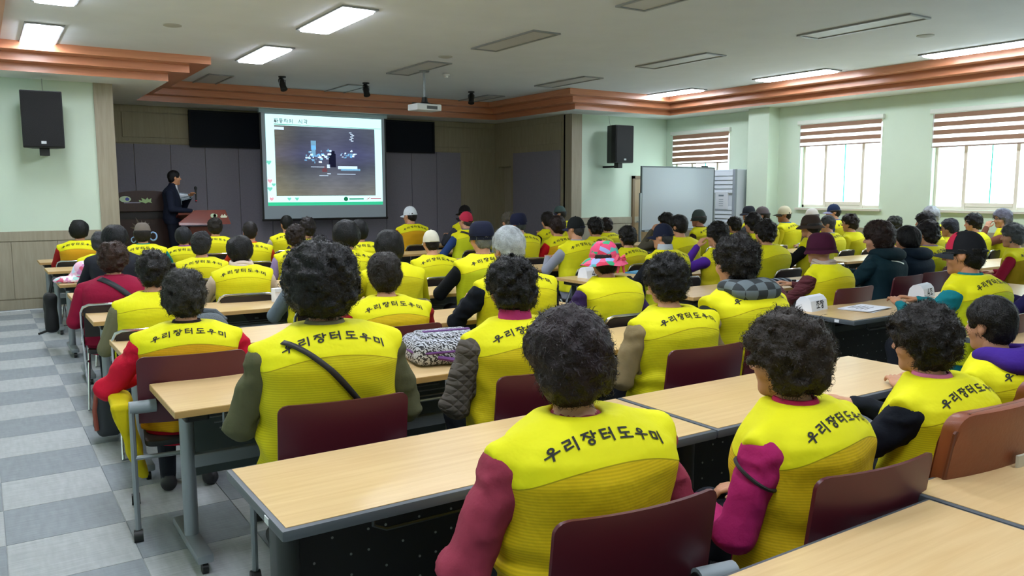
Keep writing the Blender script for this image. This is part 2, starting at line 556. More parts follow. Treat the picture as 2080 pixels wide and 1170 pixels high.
def band_mat():
    m = bpy.data.materials.new('blind_band'); m.use_nodes = True
    nt = m.node_tree; N, L = nt.nodes, nt.links
    b = N['Principled BSDF']
    b.inputs['Base Color'].default_value = (*lin('#9b7b66'), 1); b.inputs['Roughness'].default_value = .8
    g = N.new('ShaderNodeBsdfTranslucent'); g.inputs[0].default_value = (*lin('#b08a76'), 1)
    x = N.new('ShaderNodeMixShader'); x.inputs[0].default_value = .28
    L.new(b.outputs[0], x.inputs[1]); L.new(g.outputs[0], x.inputs[2])
    L.new(x.outputs[0], N['Material Output'].inputs[0])
    return m
BANDM = band_mat()
WNAME = ['behind the whiteboard', 'beside the pillar', 'at the right edge', 'near the back, out of view, added for side light', 'at the back, out of view, added for side light']
BL = ['zebra roller blind lowered behind the whiteboard', 'zebra roller blind half raised on the middle window', 'zebra roller blind half raised on the rightmost window in view', 'zebra roller blind on the window right of the view', 'zebra roller blind on the rearmost window']
for wi, (y0, y1, zb) in enumerate(WINS):
    w = struct(emp('window_%d' % (wi + 1), (XR, (y0 + y1) / 2, WZ0)), 'sliding window ' + WNAME[wi], 'window')
    hw = (y1 - y0) / 2; hh = WZ1 - WZ0
    fr = MB()
    fr.box(.10, .2, -hw, hw, 0, .05); fr.box(.10, .2, -hw, hw, hh - .05, hh)
    fr.box(.10, .2, -hw, -hw + .04, 0, hh); fr.box(.10, .2, hw - .04, hw, 0, hh)
    ob('window_frame', fr.mesh('window_frame', bevel=.003), FRAMEM, w)
    my = [-hw + .39, hw - .48]
    for q in my:
        ob('mullion', MB().box(.085, .18, q - .026, q + .026, .0, hh).mesh('mullion', bevel=.003), FRAMEM, w)
    sash = MB(); sash.box(.09, .15, my[0] + .03, my[1] - .03, .05, .11); sash.box(.09, .15, my[0] + .03, my[1] - .03, hh - .1, hh - .04)
    ob('sash', sash.mesh('sash', bevel=.003), FRAMEM, w)
    for a, b in ((-hw + .04, my[0] - .03), (my[0] + .03, (my[0] + my[1]) / 2), ((my[0] + my[1]) / 2, my[1] - .03), (my[1] + .03, hw - .04)):
        ob('pane', MB().box(.12, .126, a, b, .05, hh - .05).mesh('pane'), GLASS, w)
    ob('glass_edge', MB().box(.112, .132, (my[0] + my[1]) / 2 - .006, (my[0] + my[1]) / 2 + .006, .1, hh - .08).mesh('glass_edge'), GREEN, w)
    ob('window_sill', MB().box(-.05, .12, -hw - .05, hw + .05, -.045, -.003).mesh('window_sill', bevel=.004), mat('#cfc9bd', .5), w)
    if wi > 2:
        continue
    bl = tag(emp('roller_blind', (XR - .03, (y0 + y1) / 2, WZ1)), BL[wi], 'blind')
    ob('cassette', MB().prism(rrect(-.035, .03, -.01, .065, .015), 'y', -hw - .04, hw + .04).mesh('cassette'), mat('#d7dad0', .5), bl)
    z = -.015; k = 0
    gapw, bw = (.055, .07) if wi else (.035, .085)
    while z - bw > zb - WZ1 - .001 or k == 0:
        ob('band', MB().box(-.004, .0, -hw, hw, z - bw, z).mesh('band'), BANDM, bl)
        z -= bw
        ob('sheer_band', MB().box(-.003, -.001, -hw, hw, z - gapw, z).mesh('sheer_band'), SHEER, bl)
        z -= gapw; k += 1
    ob('bottom_rail', MB().box(-.008, .006, -hw, hw, z - .022, z).mesh('bottom_rail', bevel=.003), mat('#8a7265', .5), bl)
    ob('pull_cord', MB().tube([(-.02, hw - .02, 0), (-.02, hw - .02, -.9)], .003, 5).mesh('pull_cord'), WHITEP, bl)

# door on the front wall behind the whiteboard
d1 = struct(ob('door_1', MB().box(11.80, 12.62, YF - .03, YF, 0, 1.9).mesh('door', bevel=.004), wood_mat('door_wood', '#8d7450', '#9c8260', (9, 9, .6), .5)), 'brown wooden door behind the whiteboard', 'door')
ob('door_frame', MB().box(11.74, 11.80, YF - .05, YF, 0, 1.96).box(12.62, 12.68, YF - .05, YF, 0, 1.96).box(11.74, 12.68, YF - .05, YF, 1.9, 1.96).mesh('door_frame'), mat('#6d5538', .5), d1)
ob('door_handle', MB().tube([(11.88, YF - .03, .98), (11.88, YF - .08, .98), (11.98, YF - .08, .98)], .01, 8).mesh('door_handle', True), METAL, d1)

# ceiling, soffit and stepped cornice
OUT = [(XL, YK), (XL, YF), (SXL, YF), (SXL, YB), (SXR, YB), (SXR, YF), (XR, YF), (XR, YK)]
def ring(d):
    return [(-.14 + d, -2.4 + d), (-.14 + d, 12.45 - d), (2.37 + d, 12.45 - d), (2.37 + d, 15.27 - d), (9.62 - d, 15.27 - d), (9.62 - d, 12.45 - d), (12.1 - d, 12.45 - d), (12.1 - d, -2.4 + d)]
def band(a, za, b, zb):
    mb = MB(); n = len(a)
    for i in range(n):
        j = (i + 1) % n
        mb.quad((*a[i], za), (*a[j], za), (*b[j], zb), (*b[i], zb))
    return mb
ce = struct(ob('ceiling', MB().box(XL - .2, XR + .26, YK - .2, YB + .2, ZC, ZC + .1).mesh('ceiling'), CEILM), 'off-white coffered ceiling', 'ceiling')
ob('soffit', band(OUT, ZS, ring(0), ZS).mesh('soffit'), SOFM, ce)
co = struct(emp('trim_8'), 'orange-brown stepped cornice around the coffer', 'cornice')
stepz, stepd = (ZC - ZS) / 3, .24
for k in range(3):
    a = ring(k * stepd); z0 = ZS + k * stepz; z1 = z0 + stepz
    n = len(a)
    for i in range(n):
        j = (i + 1) % n
        mb = MB()
        mb.quad((*a[i], z0), (*a[j], z0), (*a[j], z1 + .001), (*a[i], z1 + .001))
        if k < 2:
            b = ring((k + 1) * stepd)
            mb.quad((*a[i], z1), (*a[j], z1), (*b[j], z1), (*b[i], z1))
        ob('cornice_board', mb.mesh('cornice_board'), CORNICE, co)
    p0, p1 = ring(k * stepd - .004), ring(k * stepd + .004)

# ceiling lamps
LITM = mat('#eaf2ff', 0.4, emit=LAMP, name='lit_diffuser')
OFFM = mat('#c4c3c2', 0.5, name='unlit_diffuser')
fr_me = MB()
fr_me.box(-.20, .20, -.72, -.685, -.02, 0).box(-.20, .20, .685, .72, -.02, 0).box(-.20, -.17, -.685, .685, -.02, 0).box(.17, .20, -.685, .685, -.02, 0)
fr_me = fr_me.mesh('frame', bevel=.004)
lit_me = MB().prism(rrect(-.17, .17, -.685, .685, .05), 'z', -.035, -.004).mesh('diffuser')
off_me = MB().box(-.17, .17, -.685, .685, -.008, -.002).mesh('diffuser')
FRM = mat('#8d8f90', 0.4, name='lamp_frame')
ORD = ['nearest', 'second nearest', 'middle', 'fourth', 'fifth', 'farthest']
COLN = {0.76: 'along the left wall', 3.4: 'left of the projector', 5.74: 'in the projector column', 8.6: 'right of the projector', 11.21: 'along the window side'}
for cx in (0.76, 3.4, 5.74, 8.6, 11.21):
    for yi, cy in enumerate((.5, 3.15, 5.8, 8.69, 11.34, 14.35)):
        if cy > 13 and cx in (0.76, 11.21):
            continue
        lit = cx in (0.76, 3.4, 11.21) and cy < 13
        if cx == 11.21 and cy == 11.34: cy = 11.5
        t = emp('ceiling_lamp', (cx, cy, ZC))
        ob('frame', fr_me, FRM, t)
        ob('diffuser', lit_me if lit else off_me, LITM if lit else OFFM, t)
        tag(t, '%s ceiling lamp panel, %s one %s' % ('lit white' if lit else 'unlit grey', ORD[yi], COLN[cx]), 'lamp', 'recessed ceiling lamps')
disc = MB().lathe([(.10, 0), (.10, -.008), (.07, -.016), (.0005, -.018)], 20).mesh('disc', True)
for i, (px, py, lb) in enumerate([(1.97, 9.97, 'round ceiling speaker grille left of the lit lamps'), (5.59, 10.19, 'round ceiling speaker grille near the projector'), (9.75, 5.69, 'round ceiling speaker grille near the window lamps')]):
    tag(ob('ceiling_grille', disc, mat('#a9a8a0', .6), None, (px, py, ZC)), lb, 'grille', 'ceiling speaker grilles')
sd = MB().lathe([(.06, 0), (.06, -.02), (.035, -.035), (.03, -.06), (.0005, -.06)], 16).mesh('detector', True)
tag(ob('smoke_detector', sd, WHITEP, None, (6.4, 11.65, ZC)), 'white round smoke detector beside the projector pole', 'detector')

# spotlights over the stage edge
for px, py, lb, tw in [(4.28, 13.32, 'black ceiling spotlight left of the screen', .2), (5.74, 13.32, 'black ceiling spotlight above the screen', -.1), (7.9, 13.41, 'black ceiling spotlight right of the projector', -.6)]:
    t = tag(emp('spotlight', (px, py, ZC), tw), lb, 'spotlight', 'stage spotlights')
    ob('mount_plate', MB().lathe([(.06, 0), (.06, -.02), (.01, -.03), (.01, -.06)], 14).mesh('mount_plate', True), BLACKP, t)
    ob('yoke', MB().tube([(-.055, 0, -.06), (-.055, 0, -.13)], .008, 6).tube([(.055, 0, -.06), (.055, 0, -.13)], .008, 6).tube([(-.055, 0, -.06), (.055, 0, -.06)], .008, 6).mesh('yoke'), mat('#6a6d70', .4, .5), t)
    h = MB().lathe([(.0005, -.11), (.035, -.11), (.05, -.08), (.05, .05), (.058, .1), (.05, .1), (.0005, .09)], 16).mesh('lamp_head', True)
    o = ob('lamp_head', h, BLACKP, t, (0, 0, -.13)); o.rotation_euler = (math.radians(150), 0, 0)

# projector
t = tag(emp('projector', (5.93, 11.5, 2.93), math.radians(4)), 'white ceiling projector hanging on a grey pole', 'projector')
ob('pole', MB().tube([(0, 0, .12), (0, 0, ZC - 2.93)], .02, 10).mesh('pole', True), METAL, t)
ob('mount_plate', MB().lathe([(.08, .545), (.08, .57), (.0005, .57)], 16).mesh('mount_plate'), METAL, t)
ob('bracket', MB().lathe([(.13, .05), (.05, .085), (.04, .16), (.0005, .16)], 12).box(-.22, -.02, -.02, .02, .05, .07).box(.02, .22, -.02, .02, .05, .07).mesh('bracket'), BLACKP, t)
ob('housing', MB().box(-.22, .22, -.15, .15, -.05, .05).mesh('housing', True, .018), WHITEP, t)
ob('lens', MB().tube([(.08, .14, 0), (.08, .18, 0)], .04, 14).mesh('lens', True), BLACKP, t)
ob('rear_panel', MB().box(-.05, .14, -.153, -.148, -.03, .02).mesh('rear_panel'), mat('#55595d', .5), t)

# black board and projection screen
t = tag(emp('notice_board', (5.92, YB, 2.8)), 'long black display board on the stage wall behind the screen', 'board')
ob('board_panel', MB().box(-2.55, 2.55, -.10, -.0, -.32, .33).mesh('board_panel', bevel=.006), mat('#0c121c', .7, spec=.2), t)
ob('frame', MB().box(-2.56, 2.56, -.115, -.095, -.335, -.30).box(-2.56, 2.56, -.115, -.095, .31, .345).box(-2.56, -2.52, -.115, -.095, -.3, .31).box(2.52, 2.56, -.115, -.095, -.3, .31).mesh('frame'), mat('#0b0e14', .6, spec=.2), t)

sc = tag(emp('projection_screen', (5.785, 15.45, 1.10)), 'pull-down projection screen showing a slide of a night road', 'screen')
def scq(name, x0, x1, z0, z1, m, dy, parent=sc):
    return ob(name, MB().box(x0 - 5.785, x1 - 5.785, -dy - .001, -dy, z0 - 1.10, z1 - 1.10).mesh(name), m, parent)
ob('case', MB().box(-1.30, 1.30, -.05, .05, 2.01, 2.085).mesh('case', bevel=.01), mat('#9fb3b8', .4), sc)
ob('screen_fabric', MB().box(-1.25, 1.25, -.003, .003, 0.02, 2.02).mesh('screen_fabric'), mat('#8b98a0', .7, emit=.16), sc)
for q in (-1.285, 1.25):
    ob('border', MB().box(q, q + .035, -.003, .003, .0, 2.02).mesh('border'), BLACKP, sc)
ob('bottom_bar', MB().tube([(-1.29, 0, 0), (1.29, 0, 0)], .022, 10).mesh('bottom_bar', True), BLACKP, sc)
SL = mat('#c6f3f3', .8, emit=.95, name='slide_white')
slide = scq('slide', 4.61, 6.97, 1.37, 3.09, SL, .004)
scq('green_bar', 4.61, 6.97, 1.37, 1.435, mat('#35c894', .8, emit=.6), .006, sc)
def pic_mat():
    m = bpy.data.materials.new('slide_picture'); m.use_nodes = True
    nt = m.node_tree; N, L = nt.nodes, nt.links
    b = N['Principled BSDF']; b.inputs['Roughness'].default_value = .8; b.inputs['Base Color'].default_value = (.02, .02, .02, 1)
    tc = N.new('ShaderNodeTexCoord'); s = N.new('ShaderNodeSeparateXYZ'); L.new(tc.outputs['Generated'], s.inputs[0])
    def ramp(out, els):
        r = N.new('ShaderNodeValToRGB'); L.new(out, r.inputs[0])
        while len(r.color_ramp.elements) < len(els): r.color_ramp.elements.new(.5)
        for e, (p, c) in zip(r.color_ramp.elements, els): e.position = p; e.color = (*lin(c), 1)
        return r
    rz = ramp(s.outputs[2], [(0, '#7b7a6c'), (.25, '#61666a'), (.42, '#3a4150'), (.6, '#454a72'), (.8, '#3d4358'), (1, '#4a5260')])
    gx = ramp(s.outputs[0], [(0, '#6a6137'), (.25, '#3a3a3c'), (.55, '#555768'), (.8, '#3b3d55'), (1, '#4b4f56')])
    mx = N.new('ShaderNodeMix'); mx.data_type = 'RGBA'; mx.inputs[0].default_value = .45
    L.new(rz.outputs[0], mx.inputs[6]); L.new(gx.outputs[0], mx.inputs[7])
    mp = N.new('ShaderNodeMapping'); mp.inputs['Scale'].default_value = (3, 1, 10); L.new(tc.outputs['Generated'], mp.inputs[0])
    n = N.new('ShaderNodeTexNoise'); n.inputs['Scale'].default_value = 3; n.inputs['Detail'].default_value = 5; L.new(mp.outputs[0], n.inputs['Vector'])
    mr = N.new('ShaderNodeMapRange'); mr.inputs['To Min'].default_value = .65; mr.inputs['To Max'].default_value = 1.3; L.new(n.outputs['Fac'], mr.inputs['Value'])
    sc_ = N.new('ShaderNodeVectorMath'); sc_.operation = 'SCALE'; L.new(mx.outputs[2], sc_.inputs[0]); L.new(mr.outputs[0], sc_.inputs['Scale'])
    L.new(sc_.outputs[0], b.inputs['Emission Color']); b.inputs['Emission Strength'].default_value = 1.15
    return m
px0, px1, pz0, pz1 = 4.775, 6.815, 1.555, 2.885
scq('picture', px0, px1, pz0, pz1, pic_mat(), .006)
def P(u, v): return px0 + u * (px1 - px0), pz1 - v * (pz1 - pz0)
mbW = MB(); mbB = MB(); mbD = MB(); mbR = MB()
def patch(mb, u, v, du, dv, dy=.009):
    (a, b) = P(u, v); (c, d) = P(u + du, v + dv)
    mb.box(a - 5.785, c - 5.785, -dy - .001, -dy, d - 1.1, b - 1.1)
rr = random.Random(3)
patch(mbB, .345, .2, .05, .13); patch(mbB, .35, .27, .04, .16)
for k in range(46):
    patch(mbB if rr.random() < .6 else mbW, rr.gauss(.40, .06), rr.gauss(.42, .045), rr.uniform(.008, .035), rr.uniform(.008, .03))
for k in range(22):
    patch(mbB if rr.random() < .6 else mbW, rr.gauss(.72, .05), rr.gauss(.39, .04), rr.uniform(.008, .03), rr.uniform(.008, .025))
for k in range(7):
    patch(mbW, .745 + rr.uniform(-.015, .015), .06 + .02 * k, .025, .012)
patch(mbW, .61, .56, .20, .045); patch(mbB, .64, .60, .2, .03); patch(mbW, .60, .675, .19, .008)
patch(mbW, .34, .575, .14, .007); patch(mbW, .50, .54, .03, .05); patch(mbW, .42, .70, .09, .008); patch(mbW, .5, .67, .035, .012)
patch(mbW, .0, .02, .09, .04); patch(mbR, .45, .60, .05, .05); patch(mbR, .47, .57, .012, .03)
patch(mbD, .52, .38, .07, .2); patch(mbD, .54, .34, .04, .05)
scq_ = [('picture_lights', mbW, mat('#cfe6ff', .8, emit=.8)), ('picture_glow', mbB, mat('#7fb4d8', .8, emit=.55)), ('picture_figure', mbD, mat('#17183a', .8, emit=.3)), ('picture_car', mbR, mat('#7a4a52', .8, emit=.5))]
for n_, mb_, m_ in scq_:
    ob(n_, mb_.mesh(n_), m_, sc)['kind'] = 'stuff'
flat_text('title', '자동차의 시각', .085, .12, .12, mat('#6d7f84', .8, emit=.35), sc, lambda u, v: (5.10 - 5.785 + u, -.009, 2.93 - 1.1 + v))
ob('bullet', MB().prism([(4.77 - 5.785, 1.86), (4.80 - 5.785, 1.89), (4.83 - 5.785, 1.86), (4.80 - 5.785, 1.83)], 'y', -.0095, -.0085).mesh('bullet'), mat('#7d8f92', .8, emit=.3), sc)
ob('title_line', MB().box(4.77 - 5.785, 5.3 - 5.785, -.0095, -.0085, 1.80, 1.812).box(5.3 - 5.785, 6.96 - 5.785, -.0095, -.0085, 1.795, 1.803).mesh('title_line'), mat('#3fae94', .8, emit=.4), sc)
def heart(name, x, z, s, m):
    mb = MB()
    mb.prism([(x - 5.785 + s * .5 * math.sin(a) ** 3, z - 1.1 + s * .5 * (.81 * math.cos(a) - .31 * math.cos(2 * a) - .12 * math.cos(3 * a))) for a in [2 * math.pi * k / 16 for k in range(16)]], 'y', -.0095, -.0085)
    ob(name, mb.mesh(name), m, sc)
PK, GR = mat('#e9a9b8', .8, emit=.6), mat('#7fdcc4', .8, emit=.6)
for x, z, s, m in [(4.65, 2.19, .1, GR), (4.66, 1.84, .1, PK), (4.73, 1.77, .08, GR), (4.655, 1.69, .1, GR), (4.68, 1.5, .09, PK), (5.02, 1.5, .08, GR), (5.17, 1.5, .08, GR)]:
    heart('leaf_mark', x, z, s, m)
ob('logo', MB().lathe([(.0005, -.0005), (.045, -.0005), (.045, .0005), (.0005, .0005)], 12).mesh('logo'), mat('#1c8a5c', .8, emit=.3), sc).matrix_local = Matrix.Translation((6.17 - 5.785, -.009, 1.49 - 1.1)) @ Matrix.Rotation(math.pi / 2, 4, 'X')
ob('logo_lettering', MB().box(6.24 - 5.785, 6.55 - 5.785, -.0095, -.0085, .375, .405).mesh('logo_lettering'), mat('#4fb08a', .8, emit=.35), sc)
ob('second_logo', MB().prism([(6.6 - 5.785, .37), (6.64 - 5.785, .40), (6.69 - 5.785, .43), (6.66 - 5.785, .385)], 'y', -.0095, -.0085).box(6.7 - 5.785, 6.93 - 5.785, -.0095, -.0085, .385, .41).mesh('second_logo'), mat('#d88a96', .8, emit=.4), sc)

# loudspeakers
def speaker(loc, rz, label, tilt=0):
    t = tag(emp('wall_speaker', loc, rz), label, 'loudspeaker', 'wall loudspeakers')
    w, h, d = .245, .375, .18
    poly = [(-w, -d), (w, -d), (w, -.05), (w * .62, d), (-w * .62, d), (-w, -.05)]
    ob('cabinet', MB().prism(poly, 'z', -h, h).mesh('cabinet', bevel=.012), mat('#101214', .55), t)
    ob('grille', MB().box(-w + .012, w - .012, -d - .016, -d, -h + .015, h - .012).mesh('grille', bevel=.006), mat('#0b0c0e', .75, bump=.8, bscale=260), t)
    ob('badge', MB().box(-.03, .03, -d - .02, -d - .015, -h + .05, -h + .085).mesh('badge'), mat('#b9bdc0', .3, .6), t)
    ob('handle', MB().box(-w - .002, -w + .01, -.12, -.06, .02, .16).mesh('handle'), mat('#050505', .6), t)
    ob('bracket', MB().box(-.06, .06, -.06, .06, -h - .1, -h).box(-.04, .04, -.02, d + .25, -h - .09, -h - .05).mesh('bracket', bevel=.006), BLACKP, t)
    ob('cable', MB().tube([(.0, d, h - .1), (.02, d + .1, h + .05), (.02, d + .14, h + .22)], .005, 6).mesh('cable'), mat('#9aa39a', .6), t)
speaker((.81, 12.8, 2.6), math.radians(-4), 'black loudspeaker on the wall left of the stage')
speaker((11.0, 12.78, 2.58), math.radians(3), 'black loudspeaker on the wall right of the stage')

# whiteboard on a stand, air conditioner
t = tag(emp('whiteboard', (10.95, 11.0, 0)), 'wheeled whiteboard standing before the window wall', 'whiteboard')
ob('board', MB().box(-.92, .92, -.01, .012, .93, 2.07).mesh('board'), mat('#aab4bf', .25, name='whiteboard_face'), t)
ob('frame', MB().box(-.94, .94, -.016, .02, .905, .935).box(-.94, .94, -.016, .02, 2.06, 2.085).box(-.94, -.915, -.016, .02, .93, 2.06).box(.915, .94, -.016, .02, .93, 2.06).mesh('frame', bevel=.003), mat('#5d6468', .4, .5), t)
ob('pen_tray', MB().box(-.9, .3, -.08, -.012, .9, .925).mesh('pen_tray', bevel=.003), METAL, t)
for s in (-1, 1):
    ob('leg', MB().box(s * .95 - .018, s * .95 + .018, -.018, .018, .06, 1.6).box(s * .95 - .02, s * .95 + .02, -.28, .28, .05, .085).mesh('leg'), METAL, t)
    for q in (-.25, .25):
        ob('caster', MB().tube([(s * .95 - .014, q, .026), (s * .95 + .014, q, .026)], .026, 12).mesh('caster', True), BLACKP, t)
ob('eraser', MB().box(.6, .75, -.02, .02, 2.085, 2.11).mesh('eraser', bevel=.004), BLACKP, t)

t = tag(emp('air_conditioner', (12.25, 11.10, 0)), 'tall white floor-standing air conditioner by the pillar', 'air conditioner')
ACW = mat('#ccd4dc', .45)
ob('cabinet', MB().box(0.03, .47, -.30, .30, .0, 2.05).mesh('cabinet', bevel=.012), ACW, t)
ob('side_trim', MB().box(0.0, .06, -.302, -.24, .0, 2.05).mesh('side_trim', bevel=.004), mat('#8f99a3', .45), t)
slm = MB().prism([(0.0, .0), (.03, .0), (.03, .07), (.012, .07)], 'y', -.235, .29).mesh('slat')
for k in range(15):
    z = 1.93 - .083 * k
    if 5 <= k <= 7:
        continue
    ob('slat', slm, ACW, t, (0.002, 0, z))
ob('control_panel', MB().box(-.004, .03, -.13, .2, 1.28, 1.62).mesh('control_panel', bevel=.004), mat('#d5dbe1', .4), t)
ob('display', MB().box(-.006, .0, -.03, .1, 1.53, 1.56).mesh('display'), mat('#6e7c86', .3), t)
for k in range(4):
    ob('button', MB().box(-.006, .0, -.02, .09, 1.34 + .04 * k, 1.352 + .04 * k).mesh('button'), mat('#9aa6ae', .4), t)
ob('base_grille', MB().box(-.002, .03, -.23, .28, .12, .62).mesh('base_grille', bevel=.004), mat('#b6bec6', .5), t)

# lecterns
t = tag(emp('lectern', (3.02, 13.75, .22), 0.0), 'cherry wood lectern with slanted top in front of presenter', 'lectern')
ob('body', MB().prism([(-.24, .0), (.24, .0), (.2, .86), (-.2, .86)], 'y', -.05, .3).mesh('body', bevel=.01), STAGEWOOD, t)
ob('base', MB().box(-.34, .34, -.1, .38, 0, .06).mesh('base', bevel=.01), STAGEWOOD, t)
fb = MB()
fb.add([(-.38, -.16, .89), (.42, -.16, .89), (.37, -.02, 1.12), (-.10, -.02, 1.12), (-.38, -.14, .93),
        (-.38, -.12, .89), (.42, -.12, .89), (.37, .02, 1.12), (-.10, .02, 1.12), (-.38, -.10, .93)],
       [(0, 1, 2, 3, 4), (9, 8, 7, 6, 5), (0, 5, 6, 1), (1, 6, 7, 2), (2, 7, 8, 3), (3, 8, 9, 4), (4, 9, 5, 0)])
ob('front_board', fb.mesh('front_board'), mat('#6e2a17', .3, noise=.15, nscale=6), t)
ob('reading_top', MB().add([(-.36, -.02, 1.08), (.36, -.02, 1.08), (.36, .34, .98), (-.36, .34, .98), (-.36, -.02, 1.05), (.36, -.02, 1.05), (.36, .34, .95), (-.36, .34, .95)], [(0, 1, 2, 3), (7, 6, 5, 4), (0, 4, 5, 1), (1, 5, 6, 2), (2, 6, 7, 3), (3, 7, 4, 0)]).mesh('reading_top'), STAGEWOOD, t)
LG1, LG2 = mat('#b9cfae', .6), mat('#dfe2c6', .6)
lo = MB()
for cx, r_ in ((.16, .045), (.19, .035)):
    lo.prism([(cx + r_ * math.cos(a), 1.03 + r_ * .8 * math.sin(a)) for a in [2 * math.pi * k / 14 for k in range(14)]], 'y', -.10, -.085)
ob('round_logo', lo.mesh('round_logo'), LG1, t)
ob('script_logo', MB().prism([(.27, 1.01), (.3, 1.05), (.315, 1.02), (.34, 1.055), (.36, 1.02), (.38, 1.03), (.37, .995), (.28, .995)], 'y', -.10, -.082).mesh('script_logo'), LG2, t)

DARKW = mat('#2e1712', .4, noise=.2, nscale=5, stretch=(6, 6, 1))
t = tag(emp('lectern', (2.28, 14.5, .22), 0.0), 'dark brown arched lectern at the back by the left pier', 'lectern')
arch = [(-.46, 1.10), (.46, 1.10), (.46, 1.36)] + [(.46 * math.cos(a), 1.36 + .08 * math.sin(a)) for a in [math.pi * k / 10 for k in range(1, 10)]] + [(-.46, 1.36)]
ob('top_board', MB().prism(arch, 'y', -.2, -.14).mesh('top_board', bevel=.006), DARKW, t)
ob('body', MB().prism([(-.4, 0), (.4, 0), (.42, 1.1), (-.42, 1.1)], 'y', -.13, .3).mesh('body', bevel=.01), DARKW, t)
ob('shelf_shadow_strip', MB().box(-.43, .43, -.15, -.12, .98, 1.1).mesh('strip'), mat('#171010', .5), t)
lo = MB().prism([(-.3 + .085 * math.cos(a), 1.30 + .05 * math.sin(a)) for a in [2 * math.pi * k / 16 for k in range(16)]], 'y', -.21, -.198)
ob('round_logo', lo.mesh('round_logo'), LG1, t)
ob('blue_mark', MB().prism([(-.27 + .03 * math.cos(a), 1.30 + .028 * math.sin(a)) for a in [2 * math.pi * k / 14 for k in range(14)]], 'y', -.216, -.208).mesh('blue_mark'), mat('#3d4a9a', .6), t)
ob('logo_strip', MB().box(-.32, -.08, -.21, -.198, 1.235, 1.255).mesh('logo_strip'), mat('#8b8798', .6), t)
ob('script_logo', MB().prism([(-.09, 1.25), (-.1, 1.29), (-.05, 1.27), (-.06, 1.32), (0, 1.29), (.03, 1.325), (.05, 1.29), (.09, 1.315), (.08, 1.26), (.1, 1.235), (.04, 1.25), (0, 1.23), (-.05, 1.25)], 'y', -.21, -.198).mesh('script_logo'), mat('#9fbf84', .6), t)

# ------------------------------------------------------------------ implicit-surface people
F32 = np.float32
def vnoise(x, y, z, seed=0):
    xi = np.floor(x).astype(np.int64); yi = np.floor(y).astype(np.int64); zi = np.floor(z).astype(np.int64)
    fx = x - xi; fy = y - yi; fz = z - zi
    fx = fx * fx * (3 - 2 * fx); fy = fy * fy * (3 - 2 * fy); fz = fz * fz * (3 - 2 * fz)
    def h(a, b, c):
        n = (a * 374761393 + b * 668265263 + c * 2147483647 + seed * 1274126177) & 0xFFFFFFFF
        n = ((n ^ (n >> 13)) * 1274126177) & 0xFFFFFFFF
        return ((n ^ (n >> 16)) & 0xFFFF) / 32767.5 - 1.0
    r = 0
    for dx in (0, 1):
        for dy in (0, 1):
            for dz in (0, 1):
                w = (fx if dx else 1 - fx) * (fy if dy else 1 - fy) * (fz if dz else 1 - fz)
                r = r + w * h(xi + dx, yi + dy, zi + dz)
    return r

def near(d, x, y, z, fn, bandw=.035):
    """evaluate a displacement only close to the surface"""
    out = np.zeros(d.shape, F32)
    m = np.abs(d) < bandw
    if m.any():
        out[m] = fn(x[m], y[m], z[m])
    return out
def smin(a, b, k):
    h = np.clip(.5 + .5 * (b - a) / k, 0, 1)
    return b + (a - b) * h - k * h * (1 - h)
def smax(a, b, k):
    return -smin(-a, -b, k)
def cap(x, y, z, a, b, ra, rb):
    ax, ay, az = a; bx_, by_, bz_ = b
    dx, dy, dz = bx_ - ax, by_ - ay, bz_ - az
    l2 = dx * dx + dy * dy + dz * dz + 1e-9
    t = np.clip(((x - ax) * dx + (y - ay) * dy + (z - az) * dz) / l2, 0, 1)
    return np.sqrt((x - ax - dx * t) ** 2 + (y - ay - dy * t) ** 2 + (z - az - dz * t) ** 2) - (ra + (rb - ra) * t)
def ell(x, y, z, c, r):
    px, py, pz = (x - c[0]) / r[0], (y - c[1]) / r[1], (z - c[2]) / r[2]
    k0 = np.sqrt(px * px + py * py + pz * pz) + 1e-6
    k1 = np.sqrt((px / r[0]) ** 2 + (py / r[1]) ** 2 + (pz / r[2]) ** 2) + 1e-6
    return k0 * (k0 - 1) / k1

def rbox(x, y, z, hx_, hy_, hz_, r):
    qx, qy, qz = np.abs(x) - hx_ + r, np.abs(y) - hy_ + r, np.abs(z) - hz_ + r
    return np.sqrt(np.maximum(qx, 0) ** 2 + np.maximum(qy, 0) ** 2 + np.maximum(qz, 0) ** 2) + np.minimum(np.maximum(qx, np.maximum(qy, qz)), 0) - r

